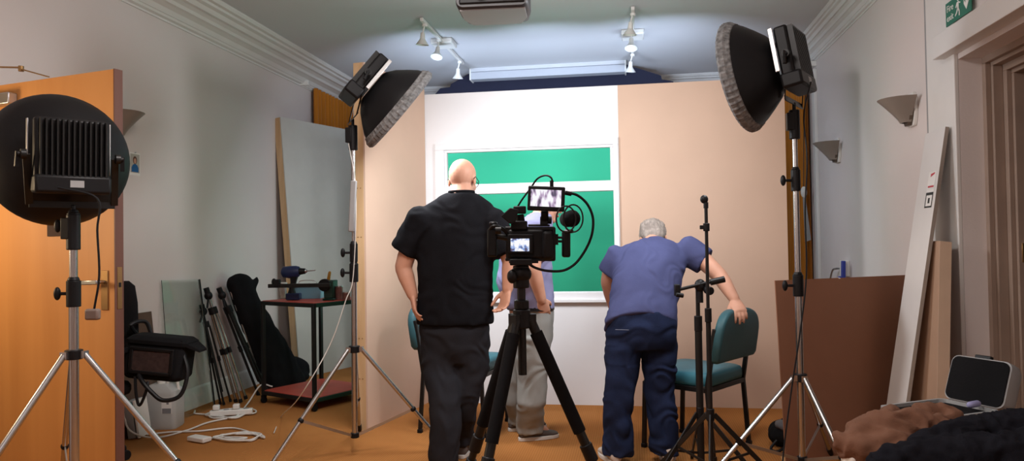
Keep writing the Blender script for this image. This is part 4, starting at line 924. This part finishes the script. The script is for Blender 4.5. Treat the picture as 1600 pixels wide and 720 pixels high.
# ================================================================ right side
# brown hardboard
a, b = P(1224, 560, 4.10), P(1438, 560, 4.52); a.z = b.z = 0; x = (b - a); L = x.length; x.normalize(); yn = V((-x.y, x.x, 0))
T = frame(a, x, yn, (0, 0, 1)) @ Matrix.Rotation(-radians(3), 4, 'X')
t = thing('hardboard_sheet', 'brown hardboard sheet standing upright behind the right light stand', 'board', a)
obj('sheet', M().box((0, 0, 0), (L, .006, 1.01), T @ Matrix.Translation((L / 2, 0, .505))), HARDB, t)
obj('batten', M().box((0, 0, 0), (L, .03, .03), T @ Matrix.Translation((L / 2, .018, .03))).box((0, 0, 0), (.03, .25, .03), T @ Matrix.Translation((L * .5, .14, .016))), PINE, t)
obj('pale_nick', M().box((0, 0, 0), (.012, .007, .006), T @ Matrix.Translation((L * .45, -.001, 1.008))), PAPER, t)
# white plank leaning on the right wall
def plank(name, label, foot0, foot1, top0, top1, th, m_, edge):
    n_ = (V(foot1) - V(foot0)).cross(V(top0) - V(foot0)).normalized()
    if n_.x > 0: n_ = -n_
    t = thing(name, label, 'plank', foot0); obj('face', slab(foot0, foot1, top1, top0, th, n_), m_, t, bevel=.001)
    obj('edge_band', slab(V(foot0) - n_ * .0005, V(foot0) + n_ * (th + .0005), V(top0) + n_ * (th + .0005), V(top0) - n_ * .0005, .002, (0, -1, 0)), edge, t); return t, n_
ftop0, ftop1 = V((1.735, 4.38, 1.84)), V((1.735, 4.66, 1.84)); fb0, fb1 = V((1.40, 4.26, .003)), V((1.40, 4.54, .003))
t, n_ = plank('shelf_board', 'white laminate shelf board with stickers leaning on the right wall', fb0, fb1, ftop0, ftop1, .018, mat('white_laminate', S(220, 217, 214), .45, var=.02), mat('raw_chip_edge', S(158, 148, 138), .8, var=.1))
def onplank(u, v, off): return fb0.lerp(ftop0, v) + (fb1 - fb0) * u + n_ * (.018 + off)
Tq = frame(onplank(.30, .80, .0005), (fb1 - fb0).normalized() * -1, (ftop0 - fb0).normalized(), n_)
lb = obj('sticker', M().prism([(-.05, -.075), (.05, -.075), (.05, .03), (-.05, .03)], Tq, .0008).prism([(-.05, .035), (.05, .035), (.05, .13), (-.05, .13)], Tq, .0008), PAPER, t)
fm = M()
for q_ in ([(-.05, -.075), (.05, -.075), (.05, -.066), (-.05, -.066)], [(-.05, -.004), (.05, -.004), (.05, .012), (-.05, .012)], [(-.05, -.066), (-.04, -.066), (-.04, -.004), (-.05, -.004)], [(.04, -.066), (.05, -.066), (.05, -.004), (.04, -.004)], [(-.012, -.05), (.012, -.05), (.012, -.02), (-.012, -.02)]): fm.prism(q_, Tq @ Matrix.Translation((0, 0, .0009)), .0006)
obj('sticker_print', fm, mat('black_ink', S(50, 52, 52), .7), lb)
obj('sticker_print', M().prism([(-.02, .10), (.03, .115), (.035, .125), (-.02, .118)], Tq @ Matrix.Translation((0, 0, .0009)), .0006).prism([(-.04, .04), (.04, .04), (.04, .05), (-.04, .05)], Tq @ Matrix.Translation((0, 0, .0009)), .0006), REDINK, lb)
t, n2 = plank('mdf_plank', 'raw tan board offcut leaning on the casing right of the white shelf board', (1.58, 4.12, .003), (1.56, 4.44, .003), (1.70, 4.30, 1.21), (1.68, 4.62, 1.21), .06, mat('mdf_face_shaded', S(172, 140, 116), .8, var=.04), mat('mdf_edge_lit', S(218, 190, 164), .8, var=.04))  # one raw board: face coloured darker for shade, edge paler for light

# low table with clothes and an open case
ta = thing('low_table', 'low side table under the heap of jackets at the right', 'table', (1.25, 2.80, 0))
tp = V((1.25, 2.80, 0)); th_ = radians(-4); X = V((cos(th_), sin(th_), 0)); Y = V((-X.y, X.x, 0)); T = frame(tp, X, Y, Z)
obj('tabletop', M().box((0, 0, 0), (.98, .58, .022), T @ Matrix.Translation((0, 0, .444))), mat('beech_top', S(176, 140, 104), .5, var=.08, stretch=(1, .1, 1)), ta, bevel=.006)
for sx in (-1, 1):
    for sy in (-1, 1): obj('leg', M().beam(T @ V((sx * .44, sy * .25, 0)), T @ V((sx * .44, sy * .25, .433)), .04, .04), BLACKM, ta, bevel=.004)
TB = .456
# open hard case
cs = P(1466, 640, 2.95); cs.z = TB; a_ = radians(34); Xc, Yc = X * cos(a_) + Y * sin(a_), Y * cos(a_) - X * sin(a_); Tc_ = frame(cs, Xc, Yc, Z)
t = thing('tool_case', 'open grey hard case with a black lined lid behind the jackets', 'case', cs)
def csr(w_, d_, z, xo=0): return [Tc_ @ V((a + xo, b, z)) for a, b in rrect(w_, d_, .03)]
obj('case_base', M().rings([csr(.32, .22, .0), csr(.34, .24, .01), csr(.36, .26, .085), csr(.36, .26, .10), csr(.335, .235, .10), csr(.32, .22, .02), csr(.1, .06, .018)]), mat('smoky_grey_plastic', S(150, 152, 152), .35, var=.05), t, smooth=30)
hinge = Tc_ @ V((.19, 0, .10)); Tl = frame(hinge, (Xc * .34 + Z * .94).normalized(), Yc, (Z * .34 - Xc * .94).normalized())
lidw, lidd = .19, .26
lr = lambda k, z, kx=1: [Tl @ V((a * k * kx + lidw / 2, b * k, z)) for a, b in rrect(lidw, lidd, .03)]
lid = obj('lid_shell', M().rings([lr(1, .0), lr(1.0, -.02), lr(.97, -.06), lr(.86, -.09), lr(.6, -.105), lr(.2, -.108)]), GREYP, t, smooth=40)
obj('lid_lining', M().rings([lr(.95, .001), lr(.95, .006), lr(.9, .006)]), BLACKF, lid)
obj('latch', M().box((0, 0, 0), (.02, .07, .02), Tl @ Matrix.Translation((lidw + .004, 0, -.01))), BLACKP, lid, bevel=.004)
obj('case_insert', M().rings([csr(.32, .22, .07), csr(.32, .22, .088)]), BLACKF, t)
o = Tc_ @ V((.10, -.06, .10)); tag(obj('glue_stick', M().chain([o + V((0, 0, .014)), o + V((.04, .03, .014))], [.013, .013]), mat('lilac_plastic', S(150, 150, 190), .4), base=o), 'small lilac bottle lying inside the open grey case', 'bottle')
# helmet-like grey shell behind the case is its lid; jackets in front
def heap(name, label, parts, amp, fs, m_, vox=.009, seed=1.0):
    m = M()
    for p in parts: m.chain(*p) if len(p) == 2 else m.ell(*p)
    base = min(m.v, key=lambda q: q.z)
    def fold(c):
        q = V((c.x * fs[0], c.y * fs[1], c.z * fs[2])) + V((seed, seed, seed))
        w_ = V((noise.noise(q * .5), noise.noise(q * .5 + V((7, 1, 3))), noise.noise(q * .5 + V((2, 9, 5)))))
        n1 = noise.noise(q + w_ * 1.6)
        return amp * (1 - 2.2 * abs(n1)) + amp * .3 * noise.noise(q * 3)
    return tag(obj(name, remeshed(m, vox, 5, None, fold), m_, smooth=180, base=V((base.x, base.y, base.z))), label, 'jacket')
A = lambda px, py, d: P(px, py, d)
heap('brown_jacket', 'crumpled brown jacket heaped at the left end of the low table', [
    ([A(1335, 690, 2.62), A(1380, 672, 2.62), A(1430, 668, 2.62)], [.055, .065, .06]),
    ([A(1318, 690, 2.62), A(1345, 708, 2.58), A(1400, 700, 2.55)], [.035, .06, .07]),
    ([A(1395, 648, 2.8), A(1380, 662, 2.72), A(1370, 690, 2.65)], [.03, .05, .06]),
    ([A(1440, 650, 2.72), A(1480, 645, 2.72), A(1485, 680, 2.65)], [.04, .035, .07]),
    ([A(1400, 690, 2.6), A(1470, 690, 2.62)], [.085, .085])], .016, (13, 13, 16), BROWNJ, seed=2.0)
heap('dark_coat', 'black coat heaped beside the brown jacket at the picture edge', [
    ([A(1450, 708, 2.45), A(1520, 696, 2.5), A(1600, 686, 2.5)], [.06, .085, .09]),
    ([A(1390, 730, 2.40), A(1480, 728, 2.40), A(1620, 728, 2.38)], [.06, .08, .11]),
    ([A(1570, 674, 2.55), A(1590, 668, 2.55), A(1640, 668, 2.55)], [.045, .055, .06]),
    ([A(1480, 680, 2.5), A(1540, 668, 2.58), A(1570, 680, 2.55)], [.035, .035, .05])], .018, (14, 14, 17), DARKJ, seed=5.0)
q = A(1330, 712, 2.6); tag(obj('paper_bag', fabric(M().ell(q, (.03, .05, .06)).ell(A(1352, 665, 2.74), (.03, .04, .028)), .008, .008, (14, 14, 14), 3, 2.2), PAPER, smooth=180, base=q), 'white paper bag showing under the brown jacket', 'bag')

# small black bag on the carpet by the brown board
o = V((.885, 4.66, 0)); t = thing('small_bag', 'small black and grey bag on the carpet left of the brown board', 'bag', o)
obj('bag_body', fabric(M().ell(o + V((0, 0, .075)), (.085, .13, .075)).ell(o + V((.05, .05, .11)), (.07, .08, .06)), .01, .014, (11, 11, 11), 4, 4.4), BLACKF, t, smooth=180)
obj('bag_flap', fabric(M().ell(o + V((.015, -.02, .135)), (.075, .10, .03)), .01, .010, (12, 12, 12), 4, 6.4), mat('grey_nylon', S(92, 92, 96), .6, var=.1), t, smooth=180)
obj('bag_strap', M().tube(smooth_path([o + V(p) for p in [(-.06, -.10, .06), (-.10, -.13, .02), (-.07, -.16, .01), (-.02, -.13, .03)]]), .008), BLACKP, t)

# ================================================================ people
def hand(m, wrist, d, n, t, curl=(.35, .45, .35), spread=.10, r=.0088, tcurl=.35):
    """palm + five fingers; d: along the hand, n: palm side, t: thumb side"""
    w = V(wrist); d = V(d).normalized(); t = (V(t) - d * V(t).dot(d)).normalized(); nn = d.cross(t).normalized()
    n = nn if nn.dot(V(n)) > 0 else -nn
    m.eloft([(w - d * .02, t * .026, n * .020), (w, t * .028, n * .019), (w + d * .03, t * .037, n * .017), (w + d * .065, t * .043, n * .015), (w + d * .09, t * .043, n * .013), (w + d * .097, t * .036, n * .009)], 18)
    for off, L_, k, rr in ((.031, .072, 1, 1.0), (.0105, .080, 1.05, 1.02), (-.0105, .074, 1.1, 1.0), (-.0305, .058, 1.2, .88)):
        p = w + d * (.088 - abs(off) * .12) + t * off; dr = (d + t * off * spread * 18).normalized(); pts = [p]; a = 0
        for s_, c_ in zip((.44, .32, .24), curl):
            a += c_ * k; p = p + (dr * cos(a) + n * sin(a)) * (L_ * s_); pts.append(p)
        m.chain(pts, [r * rr * 1.06, r * rr, r * rr * .94, r * rr * .82], 10)
    p = w + d * .022 + t * .026 + n * .006; e = (d * .72 + t * .62 + n * .30).normalized(); e2 = (d * .95 + t * .15 + n * tcurl).normalized()
    m.chain([p, p + e * .042, p + e * .042 + e2 * .032, p + e * .042 + e2 * .056], [.0145, .0118, .0105, .0088], 10)

def head(m, c, fwd, up, s=1.0):
    """skull, jaw, nose, ears, brow; returns places of the eyes and mouth"""
    F = V(fwd).normalized(); U = V(up); U = (U - F * U.dot(F)).normalized(); R_ = F.cross(U)
    E = lambda f, r_, u, a, b, cc: m.ell(c + F * (f * s) + R_ * (r_ * s) + U * (u * s), (b * s, a * s, cc * s), R_, F, U, 20, 14)
    E(-.010, 0, .028, .098, .077, .092); E(.018, 0, -.030, .070, .062, .078); E(.040, 0, -.078, .042, .044, .034)
    E(.083, 0, .020, .016, .048, .012)
    m.chain([c + F * (.090 * s) + U * (.008 * s), c + F * (.108 * s) - U * (.022 * s)], [.010 * s, .014 * s], 10)
    for sd in (-1, 1):
        m.ell(c + F * (-.008 * s) + R_ * (sd * .079 * s) - U * (.012 * s), (.008 * s, .018 * s, .032 * s), (R_ + F * (-.5 * sd) * sd).normalized(), F, U, 12, 8)
        E(.048, sd * .045, -.030, .03, .022, .026)
    return F, R_, U

def face_bits(person, c, F, R_, U, s=1.0):
    for sd in (-1, 1):
        ec = c + F * (.073 * s) + R_ * (sd * .031 * s) + U * (.004 * s)
        e_ = obj('eye', M().ell(ec, (.0115 * s, .011 * s, .0065 * s), R_, F, U), EYEW, person)
        obj('iris', M().ell(ec + F * (.0082 * s), (.005 * s, .0035 * s, .005 * s), R_, F, U, 12, 8), IRIS, e_)
        obj('eyebrow', M().tube(smooth_path([c + F * (f * s) + R_ * (sd * q * s) + U * (u * s) for f, q, u in ((.098, .016, .022), (.096, .032, .027), (.086, .046, .021))], 4), .0035 * s, 6), HAIR, person)
    obj('lips', M().ell(c + F * (.086 * s) - U * (.056 * s), (.024 * s, .008 * s, .008 * s), R_, F, U), LIP, person)

def body_of(label, base, build, keep, mat_=SKIN):
    m = M(); build(m)
    return tag(obj('person', remeshed(m, .0055, 5, keep), mat_, smooth=180, base=base), label, 'person')

def cloth_wr(seed, amp, horiz=22, vert=7, where=None):
    so = V((seed, seed * 3.1, seed * 1.7))
    def f(c):
        q = V((c.x * vert, c.y * vert, c.z * horiz)) + so
        w_ = noise.noise(V((c.x * 6, c.y * 6, c.z * 6)) + so) * 1.8
        a = noise.noise(q + V((w_, w_, w_ * 1.5)))
        b = noise.noise(V((c.x * 9, c.y * 9, c.z * 5)) - so)
        return amp * (where(c) if where else 1.0) * (.75 * a + .55 * b)
    return f
def garment(name, person, build, material, vox=.0075, n=7, wr=None, label=None):
    m = M(); build(m); o = obj(name, remeshed(m, vox, n, None, wr), material, person, smooth=180, label=label); return o
def shoe(person, heel, toe, ank, material=SHOED, w_=.048, lift=0):
    h_, t_ = V(heel), V(toe); d = (t_ - h_).normalized(); s_ = V((-d.y, d.x, 0)).normalized(); U = s_.cross(d) * -1 if s_.cross(d).z < 0 else s_.cross(d)
    L_ = (t_ - h_).length
    up = M().eloft([(h_ + d * (u * L_) + U * z, s_ * (w_ * a), U * b) for u, z, a, b in ((.01, .04, .35, .02), (.04, .045, .66, .032), (.2, .052, .74, .040), (.42, .048, .80, .036), (.62, .038, .98, .026), (.82, .030, .98, .019), (.95, .026, .70, .014), (1.0, .024, .3, .008))], 20)
    up.eloft([(h_ + d * (.16 * L_) + U * .05, s_ * .036, d * .045), (h_ + d * (.16 * L_) + U * .095, s_ * .036, d * .042)], 16)
    sh = obj('shoe', remeshed(up, .006, 4), material, person, smooth=180)
    out = []
    for i in range(28):
        a = 2 * pi * i / 28; u = .5 - .51 * cos(a); wd = w_ * (.70 + .34 * max(0, min(1, (u - .15) / .45)) if u < .85 else 1.04) * abs(sin(a)) ** .6 * (1 if sin(a) > 0 else -1)
        out.append((u * L_, wd))
    Tq = frame(h_, d, s_, U); obj('sole', M().prism(out, Tq, .024), SOLE, sh, bevel=.004); return sh

def eb(c, hw, th, side, front): return (V(c), V(side) * hw, V(front) * th)

# ---- bald man in black, back to us
sc_ = 4.25
pA = lambda px, py, d=4.25: P(px, py, d)
RH = V((RT.x, RT.y, 0)).normalized(); FH = V((FW.x, FW.y, 0)).normalized(); Z = V((0, 0, 1))
k = 4.25 / FPX
sideA = (RH + FH * -.10).normalized(); frontA = V((-sideA.y, sideA.x, 0))
jl = [pA(655, 332, 4.22), pA(630, 418, 4.24), pA(645, 462, 4.20)]
jr = [pA(774, 334, 4.22), pA(798, 408, 4.18), pA(793, 452, 4.16)]
hcA = pA(723, 281, 4.32); LF, RF = on(687, 735, 2, 0), on(722, 712, 2, 0)
def bA(m):
    m.eloft([eb(pA(712, 545), .17, .11, sideA, frontA), eb(pA(711, 500), .185, .13, sideA, frontA), eb(pA(711, 440), .185, .13, sideA, frontA), eb(pA(712, 380), .20, .125, sideA, frontA), eb(pA(713, 340), .18, .09, sideA, frontA), eb(pA(717, 318), .10, .065, sideA, frontA), eb(pA(720, 302), .065, .06, sideA, frontA)])
    m.chain([pA(719, 318, 4.25), pA(722, 297, 4.29), hcA - Z * .03], [.066, .062, .062])
    head(m, hcA, (FH * .93 + RH * .30 - Z * .28), Z, 1.0)
    m.chain([jl[0].lerp(jl[1], .25), jl[0].lerp(jl[1], .55), jl[1]], [.058, .055, .050]); m.chain([jl[1], jl[1].lerp(jl[2], .35), jl[2]], [.048, .047, .031])
    m.chain([jr[0].lerp(jr[1], .25), jr[0].lerp(jr[1], .55), jr[1]], [.058, .055, .050]); m.chain([jr[1], jr[1].lerp(jr[2], .35), jr[2]], [.048, .046, .031])
    hand(m, jl[2], pA(650, 500, 4.16) - jl[2], RH, FH * 1 + RH * -.2, (.25, .35, .3))
    hand(m, jr[2], pA(784, 492, 4.13) - jr[2], -RH - FH * .2, FH * .6 - RH * .5, (.35, .5, .4))
    for a, b, c_ in ((pA(688, 530), pA(692, 618, 4.12), LF + Z * .10), (pA(736, 530), pA(730, 612, 4.22), RF + Z * .10)): m.chain([a, b, c_], [.07, .05, .042])
    for f in (LF, RF): m.chain([f + Z * .09, f + FH * .12 + Z * .045], [.04, .03])
manA = body_of('bald person in a black T-shirt and dark trousers, back turned, left of the camera', LF, bA, [(jl[2] + (pA(650, 500, 4.16) - jl[2]) * .5, .13), (jr[2] + (pA(784, 492, 4.13) - jr[2]) * .5, .13), (hcA, .12)])
Fq, Rq, Uq = (lambda F: (F, F.cross((Z - F * Z.dot(F)).normalized()), (Z - F * Z.dot(F)).normalized()))((FH * .93 + RH * .30 - Z * .28).normalized())
face_bits(manA, hcA, Fq, Rq, Uq)
g = M()
for sd in (-1, 1):
    cc = hcA + Fq * .100 + Rq * (sd * .034) + Uq * .004
    g.tube([cc + Rq * (.026 * cos(a)) + Uq * (.019 * sin(a)) for a in [2 * pi * i / 20 for i in range(21)]], .002, 6)
    g.tube([cc + Rq * (sd * .026), hcA + Fq * .06 + Rq * (sd * .078) + Uq * .008, hcA - Fq * .012 + Rq * (sd * .083) + Uq * .012, hcA - Fq * .03 + Rq * (sd * .080) - Uq * .008], .0022, 6)
g.tube([hcA + Fq * .104 - Rq * .008 + Uq * .008, hcA + Fq * .104 + Rq * .008 + Uq * .008], .002, 6)
obj('spectacles', g, BLACKP, manA)
def shA(m):
    L = [eb(pA(711, 506), .222, .165, sideA, frontA), eb(pA(711, 495), .224, .168, sideA, frontA), eb(pA(711, 470), .220, .165, sideA, frontA), eb(pA(711, 430), .218, .16, sideA, frontA), eb(pA(712, 395), .224, .155, sideA, frontA), eb(pA(713, 360), .235, .14, sideA, frontA),
         eb(pA(714, 335), .232, .12, sideA, frontA), eb(pA(716, 320), .195, .105, sideA, frontA), eb(pA(719, 309), .135, .092, sideA, frontA), eb(pA(721, 301), .078, .078, sideA, frontA)]
    m.eloft(L, 36)
    for j, hem, ex_ in ((jl, pA(630, 394, 4.24), -1), (jr, pA(791, 398, 4.18), 1)):
        a = j[0] + V((0, 0, -.035)) - sideA * (ex_ * .02); d = (hem - a); x, y, z = basis(d)
        m.eloft([(a - d * .26, x * .04, y * .05), (a - d * .14, x * .070, y * .080), (a, x * .086, y * .092), (a + d * .5, x * .082, y * .088), (a + d * .97, x * .080, y * .088), (hem, x * .079, y * .087)])
garment('t_shirt', manA, shA, BLACKTEE, wr=cloth_wr(1.3, .010, 12, 9))
obj('collar', M().tube([pA(721, 302.5) + sideA * (.071 * cos(a)) + frontA * (.072 * sin(a) + .004) + Z * (.010 - .028 * max(0, sin(a))) for a in [2 * pi * i / 32 for i in range(33)]], .0075, 8), BLACKTEE, manA)
def trA(m):
    m.eloft([eb(pA(711, 490), .19, .145, sideA, frontA), eb(pA(711, 515), .205, .155, sideA, frontA), eb(pA(711, 545), .205, .15, sideA, frontA), eb(pA(711, 565), .19, .13, sideA, frontA)])
    for seq in ([(pA(690, 540), .112), (pA(689, 580, 4.20), .105), (pA(694, 622, 4.12), .088), (pA(696, 665, 4.08), .085), (LF + Z * .10 + RH * .02, .082), (LF + Z * .045 + RH * .02, .080)],
                [(pA(736, 540), .112), (pA(735, 575, 4.24), .104), (pA(728, 615, 4.22), .086), (pA(722, 655, 4.26), .080), (RF + Z * .12, .074), (RF + Z * .065, .072)]):
        m.eloft([(V(c), RH * r, FH * (r * 1.05)) for c, r in seq], 24)
garment('trousers', manA, trA, CHARC, wr=cloth_wr(4.1, .016, 13, 6))
for f in (LF, RF): shoe(manA, f - FH * .07, f + FH * .21 + RH * .03, f, SHOED)

# ---- man in lilac shirt and grey trousers, side on, behind the camera
dB = 4.68; pB = lambda px, py, d=dB: P(px, py, d)
fB = (RH * .93 + FH * .37).normalized(); sB = V((fB.y, -fB.x, 0))      # faces right; sB: his right side, toward us
N1, N2 = on(829, 687, 2, 0), on(812, 672, 2, 0)
hcB = pB(853, 322, 4.72)
ra = [pB(838, 352, 4.52), pB(833, 420, 4.45), pB(846, 468, 4.50)]
la = [pB(838, 352, 4.90), pB(850, 415, 4.95), pB(872, 440, 4.92)]
la = [pB(836, 352, 4.88), pB(822, 415, 4.94), pB(840, 462, 4.90)]
def bB(m):
    m.eloft([eb(pB(828, 505), .13, .12, sB, fB), eb(pB(826, 470), .15, .13, sB, fB), eb(pB(822, 430), .155, .14, sB, fB), eb(pB(826, 390), .155, .12, sB, fB), eb(pB(834, 358), .14, .08, sB, fB), eb(pB(839, 345), .08, .06, sB, fB), eb(pB(842, 333), .06, .06, sB, fB)])
    m.chain([pB(840, 346), pB(847, 334), hcB - Z * .02], [.06, .056, .058]); head(m, hcB, fB * 1 - Z * .12, Z, .98)
    for j in (ra, la): m.chain([j[0].lerp(j[1], .25), j[0].lerp(j[1], .55), j[1]], [.054, .052, .047]); m.chain([j[1], j[1].lerp(j[2], .35), j[2]], [.047, .045, .031])
    hand(m, ra[2], pB(853, 498, 4.56) - ra[2], -sB, fB, (.2, .3, .3))
    hand(m, la[2], Z * -1 + fB * .4, sB, fB, (.3, .4, .4))
    for a, b, c_ in ((pB(832, 500, 4.6), pB(832, 590, 4.6), N1 + Z * .10), (pB(820, 500, 4.8), pB(814, 585, 4.84), N2 + Z * .10)): m.chain([a, b, c_], [.07, .05, .042])
    for f in (N1, N2): m.chain([f + Z * .09, f + fB * .10 + Z * .045], [.04, .03])
manB = body_of('person in a lilac shirt and grey trousers, hand in pocket, behind the tripod', N1, bB, [(ra[2] + (pB(853, 498, 4.56) - ra[2]) * .5, .12), (la[2] - Z * .08, .13), (hcB, .12)])
FB_ = (fB - Z * .12).normalized(); UB = (Z - FB_ * Z.dot(FB_)).normalized(); RB = FB_.cross(UB); face_bits(manB, hcB, FB_, RB, UB, .98)
obj('hair', remeshed(M().ell(hcB - FB_ * .018 + UB * .036, (.082, .100, .088), RB, FB_, UB, 24, 16), .007, 2, None, lambda c: .004 * noise.noise(c * 40)), HAIR, manB, smooth=180)
def shB(m):
    m.eloft([eb(pB(829, 482), .175, .150, sB, fB), eb(pB(826, 468), .182, .160, sB, fB), eb(pB(820, 440), .182, .178, sB, fB), eb(pB(821, 405), .185, .165, sB, fB), eb(pB(828, 372), .19, .14, sB, fB), eb(pB(835, 350), .185, .10, sB, fB), eb(pB(839, 340), .13, .085, sB, fB), eb(pB(843, 333), .072, .072, sB, fB)], 32)
    for j in (ra, la):
        hem = j[0].lerp(j[1], .80); a = j[0]; d = hem - a; x, y, z = basis(d)
        m.eloft([(a - d * .12, x * .05, y * .05), (a, x * .082, y * .082), (a + d * .5, x * .078, y * .080), (hem, x * .074, y * .078)])
garment('shirt', manB, shB, LILAC, wr=cloth_wr(7.3, .011, 12, 9))
def trB(m):
    m.eloft([eb(pB(830, 474), .165, .128, sB, fB), eb(pB(830, 500), .18, .132, sB, fB), eb(pB(829, 530), .175, .128, sB, fB), eb(pB(828, 545), .15, .11, sB, fB)])
    for seq in ([(pB(832, 525, 4.6), .108), (pB(832, 560, 4.6), .100), (pB(832, 595, 4.6), .088), (pB(829, 630, 4.58), .082), (N1 + Z * .09 - fB * .0, .080), (N1 + Z * .04, .080)],
                [(pB(822, 525, 4.78), .105), (pB(816, 560, 4.82), .097), (pB(813, 595, 4.84), .085), (pB(810, 630, 4.86), .080), (N2 + Z * .09, .076), (N2 + Z * .045, .076)]):
        m.eloft([(V(c), sB * (r * 1.0), fB * (r * 1.08)) for c, r in seq], 24)
garment('trousers', manB, trB, GREYT, wr=cloth_wr(9.7, .014, 13, 6))
obj('belt', M().rings([[pB(829, 478) + sB * (r * 1.0 * cos(2 * pi * j / 40)) + fB * (r * .80 * sin(2 * pi * j / 40)) + Z * z for j in range(40)] for r, z in ((.176, -.02), (.180, -.02), (.180, .02), (.176, .02))]), BLACKP, manB)
for f in (N1, N2): shoe(manB, f - fB * .08, f + fB * .19, f, SHOED)

# ---- man bending forward over the chair
pC = lambda px, py, d=4.3: P(px, py, d)
CL, CR = on(962, 722, 2, 0), on(1040, 722, 2, 0)
hipc = pC(1001, 505, 4.24); shc = pC(1018, 392, 4.58); sp = (shc - hipc); spn = sp.normalized()
sC = (RH * .97 - FH * .12).normalized(); bk_ = sC.cross(spn).normalized()
if bk_.z < 0: bk_ = -bk_                                                     # out of his back
hcC = pC(1020, 371, 4.78)
rc = [pC(1076, 386, 4.52), pC(1124, 430, 4.40), pC(1148, 468, 4.30)]
lc_ = [pC(962, 395, 4.52), pC(950, 440, 4.60), pC(962, 492, 4.72)]
def bC(m):
    S_ = lambda u, a, b, o=0: (hipc + sp * u + bk_ * o, sC * a, bk_ * b)
    m.eloft([S_(-.15, .15, .11), S_(.0, .175, .125), (S_(.3, .17, .12)), S_(.6, .18, .12, .01), S_(.85, .17, .09, .01), S_(1.0, .11, .07, .005), S_(1.10, .065, .06, 0)])
    m.chain([shc + spn * .02, hcC.lerp(shc, .45), hcC - Z * .01], [.066, .06, .062]); head(m, hcC, (FH * .62 - Z * .78 + RH * .08), FH * .78 + Z * .62, 1.0)
    for j in (rc, lc_): m.chain([j[0].lerp(j[1], .22), j[0].lerp(j[1], .5), j[1]], [.060, .055, .047]); m.chain([j[1], j[1].lerp(j[2], .35), j[2]], [.047, .045, .031])
    hand(m, rc[2], pC(1160, 493, 4.205) - rc[2], FH * .8 - Z * .2, -RH, (.30, .45, .40), .20)
    hand(m, lc_[2], -Z + FH * .3, RH, FH, (.35, .45, .4))
    for a, b, c_ in ((pC(975, 520, 4.24), pC(970, 605, 4.20), CL + Z * .10), (pC(1027, 520, 4.26), pC(1030, 605, 4.22), CR + Z * .10)): m.chain([a, b, c_], [.07, .05, .043])
    for f in (CL, CR): m.chain([f + Z * .09, f + FH * .12 + Z * .045], [.04, .03])
manC = body_of('person in a faded blue T-shirt and dark jeans bending forward, hand on the chair back', CL, bC, [(pC(1156, 484, 4.27), .13), (lc_[2] - Z * .08, .13), (hcC, .12)])
FC = (FH * .62 - Z * .78 + RH * .08).normalized(); UC = (FH * .78 + Z * .62); UC = (UC - FC * UC.dot(FC)).normalized(); RC = FC.cross(UC)
face_bits(manC, hcC, FC, RC, UC)
obj('hair', remeshed(M().ell(hcC - FC * .030 + UC * .022, (.086, .088, .092), RC, FC, UC, 24, 16).ell(hcC - FC * .05 - UC * .03, (.078, .05, .06), RC, FC, UC), .006, 2, None, lambda c: .010 * noise.noise(V((c.x * 50, c.y * 18, c.z * 18))) + .005 * noise.noise(c * 90)), HAIR, manC, smooth=180)
def shC(m):
    S_ = lambda u, a, b, o=0, sh=0: (hipc + sp * u + bk_ * o + sC * sh, sC * a, bk_ * b)
    m.eloft([S_(-.06, .206, .155), S_(.03, .206, .160), S_(.2, .198, .155), S_(.42, .200, .155, .012), S_(.62, .212, .15, .022), S_(.80, .225, .135, .026), S_(.93, .222, .115, .022), S_(1.02, .17, .098, .012), S_(1.08, .10, .085, .004), S_(1.13, .07, .07, 0)], 36)
    for j, hem in ((rc, pC(1102, 409, 4.47)), (lc_, pC(952, 430, 4.57))):
        a = j[0] + (shc - j[0]) * .22; d = hem - a; x, y, z = basis(d)
        m.eloft([(a - d * .1, x * .07, y * .07), (a + d * .1, x * .096, y * .096), (a + d * .5, x * .090, y * .092), (a + d * .97, x * .083, y * .087), (hem, x * .082, y * .086)])
garment('t_shirt', manC, shC, BLUESHIRT, wr=cloth_wr(12.3, .012, 9, 9))
def trC(m):
    m.eloft([eb(pC(1001, 484, 4.25), .192, .140, sC, FH), eb(pC(1001, 505, 4.24), .203, .150, sC, FH), eb(pC(1001, 530, 4.24), .206, .145, sC, FH), eb(pC(1001, 545, 4.24), .20, .13, sC, FH)])
    for seq in ([(pC(974, 535, 4.24), .108), (pC(971, 570, 4.22), .100), (pC(969, 605, 4.20), .088), (pC(968, 640, 4.19), .086), (CL + Z * .11 + RH * .01, .084), (CL + Z * .045 + RH * .01, .086)],
                [(pC(1028, 535, 4.26), .108), (pC(1029, 570, 4.24), .098), (pC(1030, 605, 4.22), .086), (pC(1034, 640, 4.20), .084), (CR + Z * .11 - RH * .01, .082), (CR + Z * .045 - RH * .01, .084)]):
        m.eloft([(V(c), sC * r, FH * (r * 1.08)) for c, r in seq], 24)
jn = garment('jeans', manC, trC, JEANS, wr=cloth_wr(15.1, .017, 14, 6, lambda c: 1.5 if c.z < .55 else .7))
pk = M()
for x0 in (-.125,):
    q = pC(1001, 510, 4.24) + sC * x0 - FH * .150
    pk.tube([q + sC * a + Z * b - FH * .002 for a, b in ((-.04, .0), (.035, -.002))], .0016, 6)
obj('pocket_stitching', pk, mat('pale_stitch', S(120, 124, 140), .8), jn)
for f, s_ in ((CL, -1), (CR, 1)): shoe(manC, f - FH * .08, f + FH * .20 + RH * (s_ * .05), f, SHOEL)
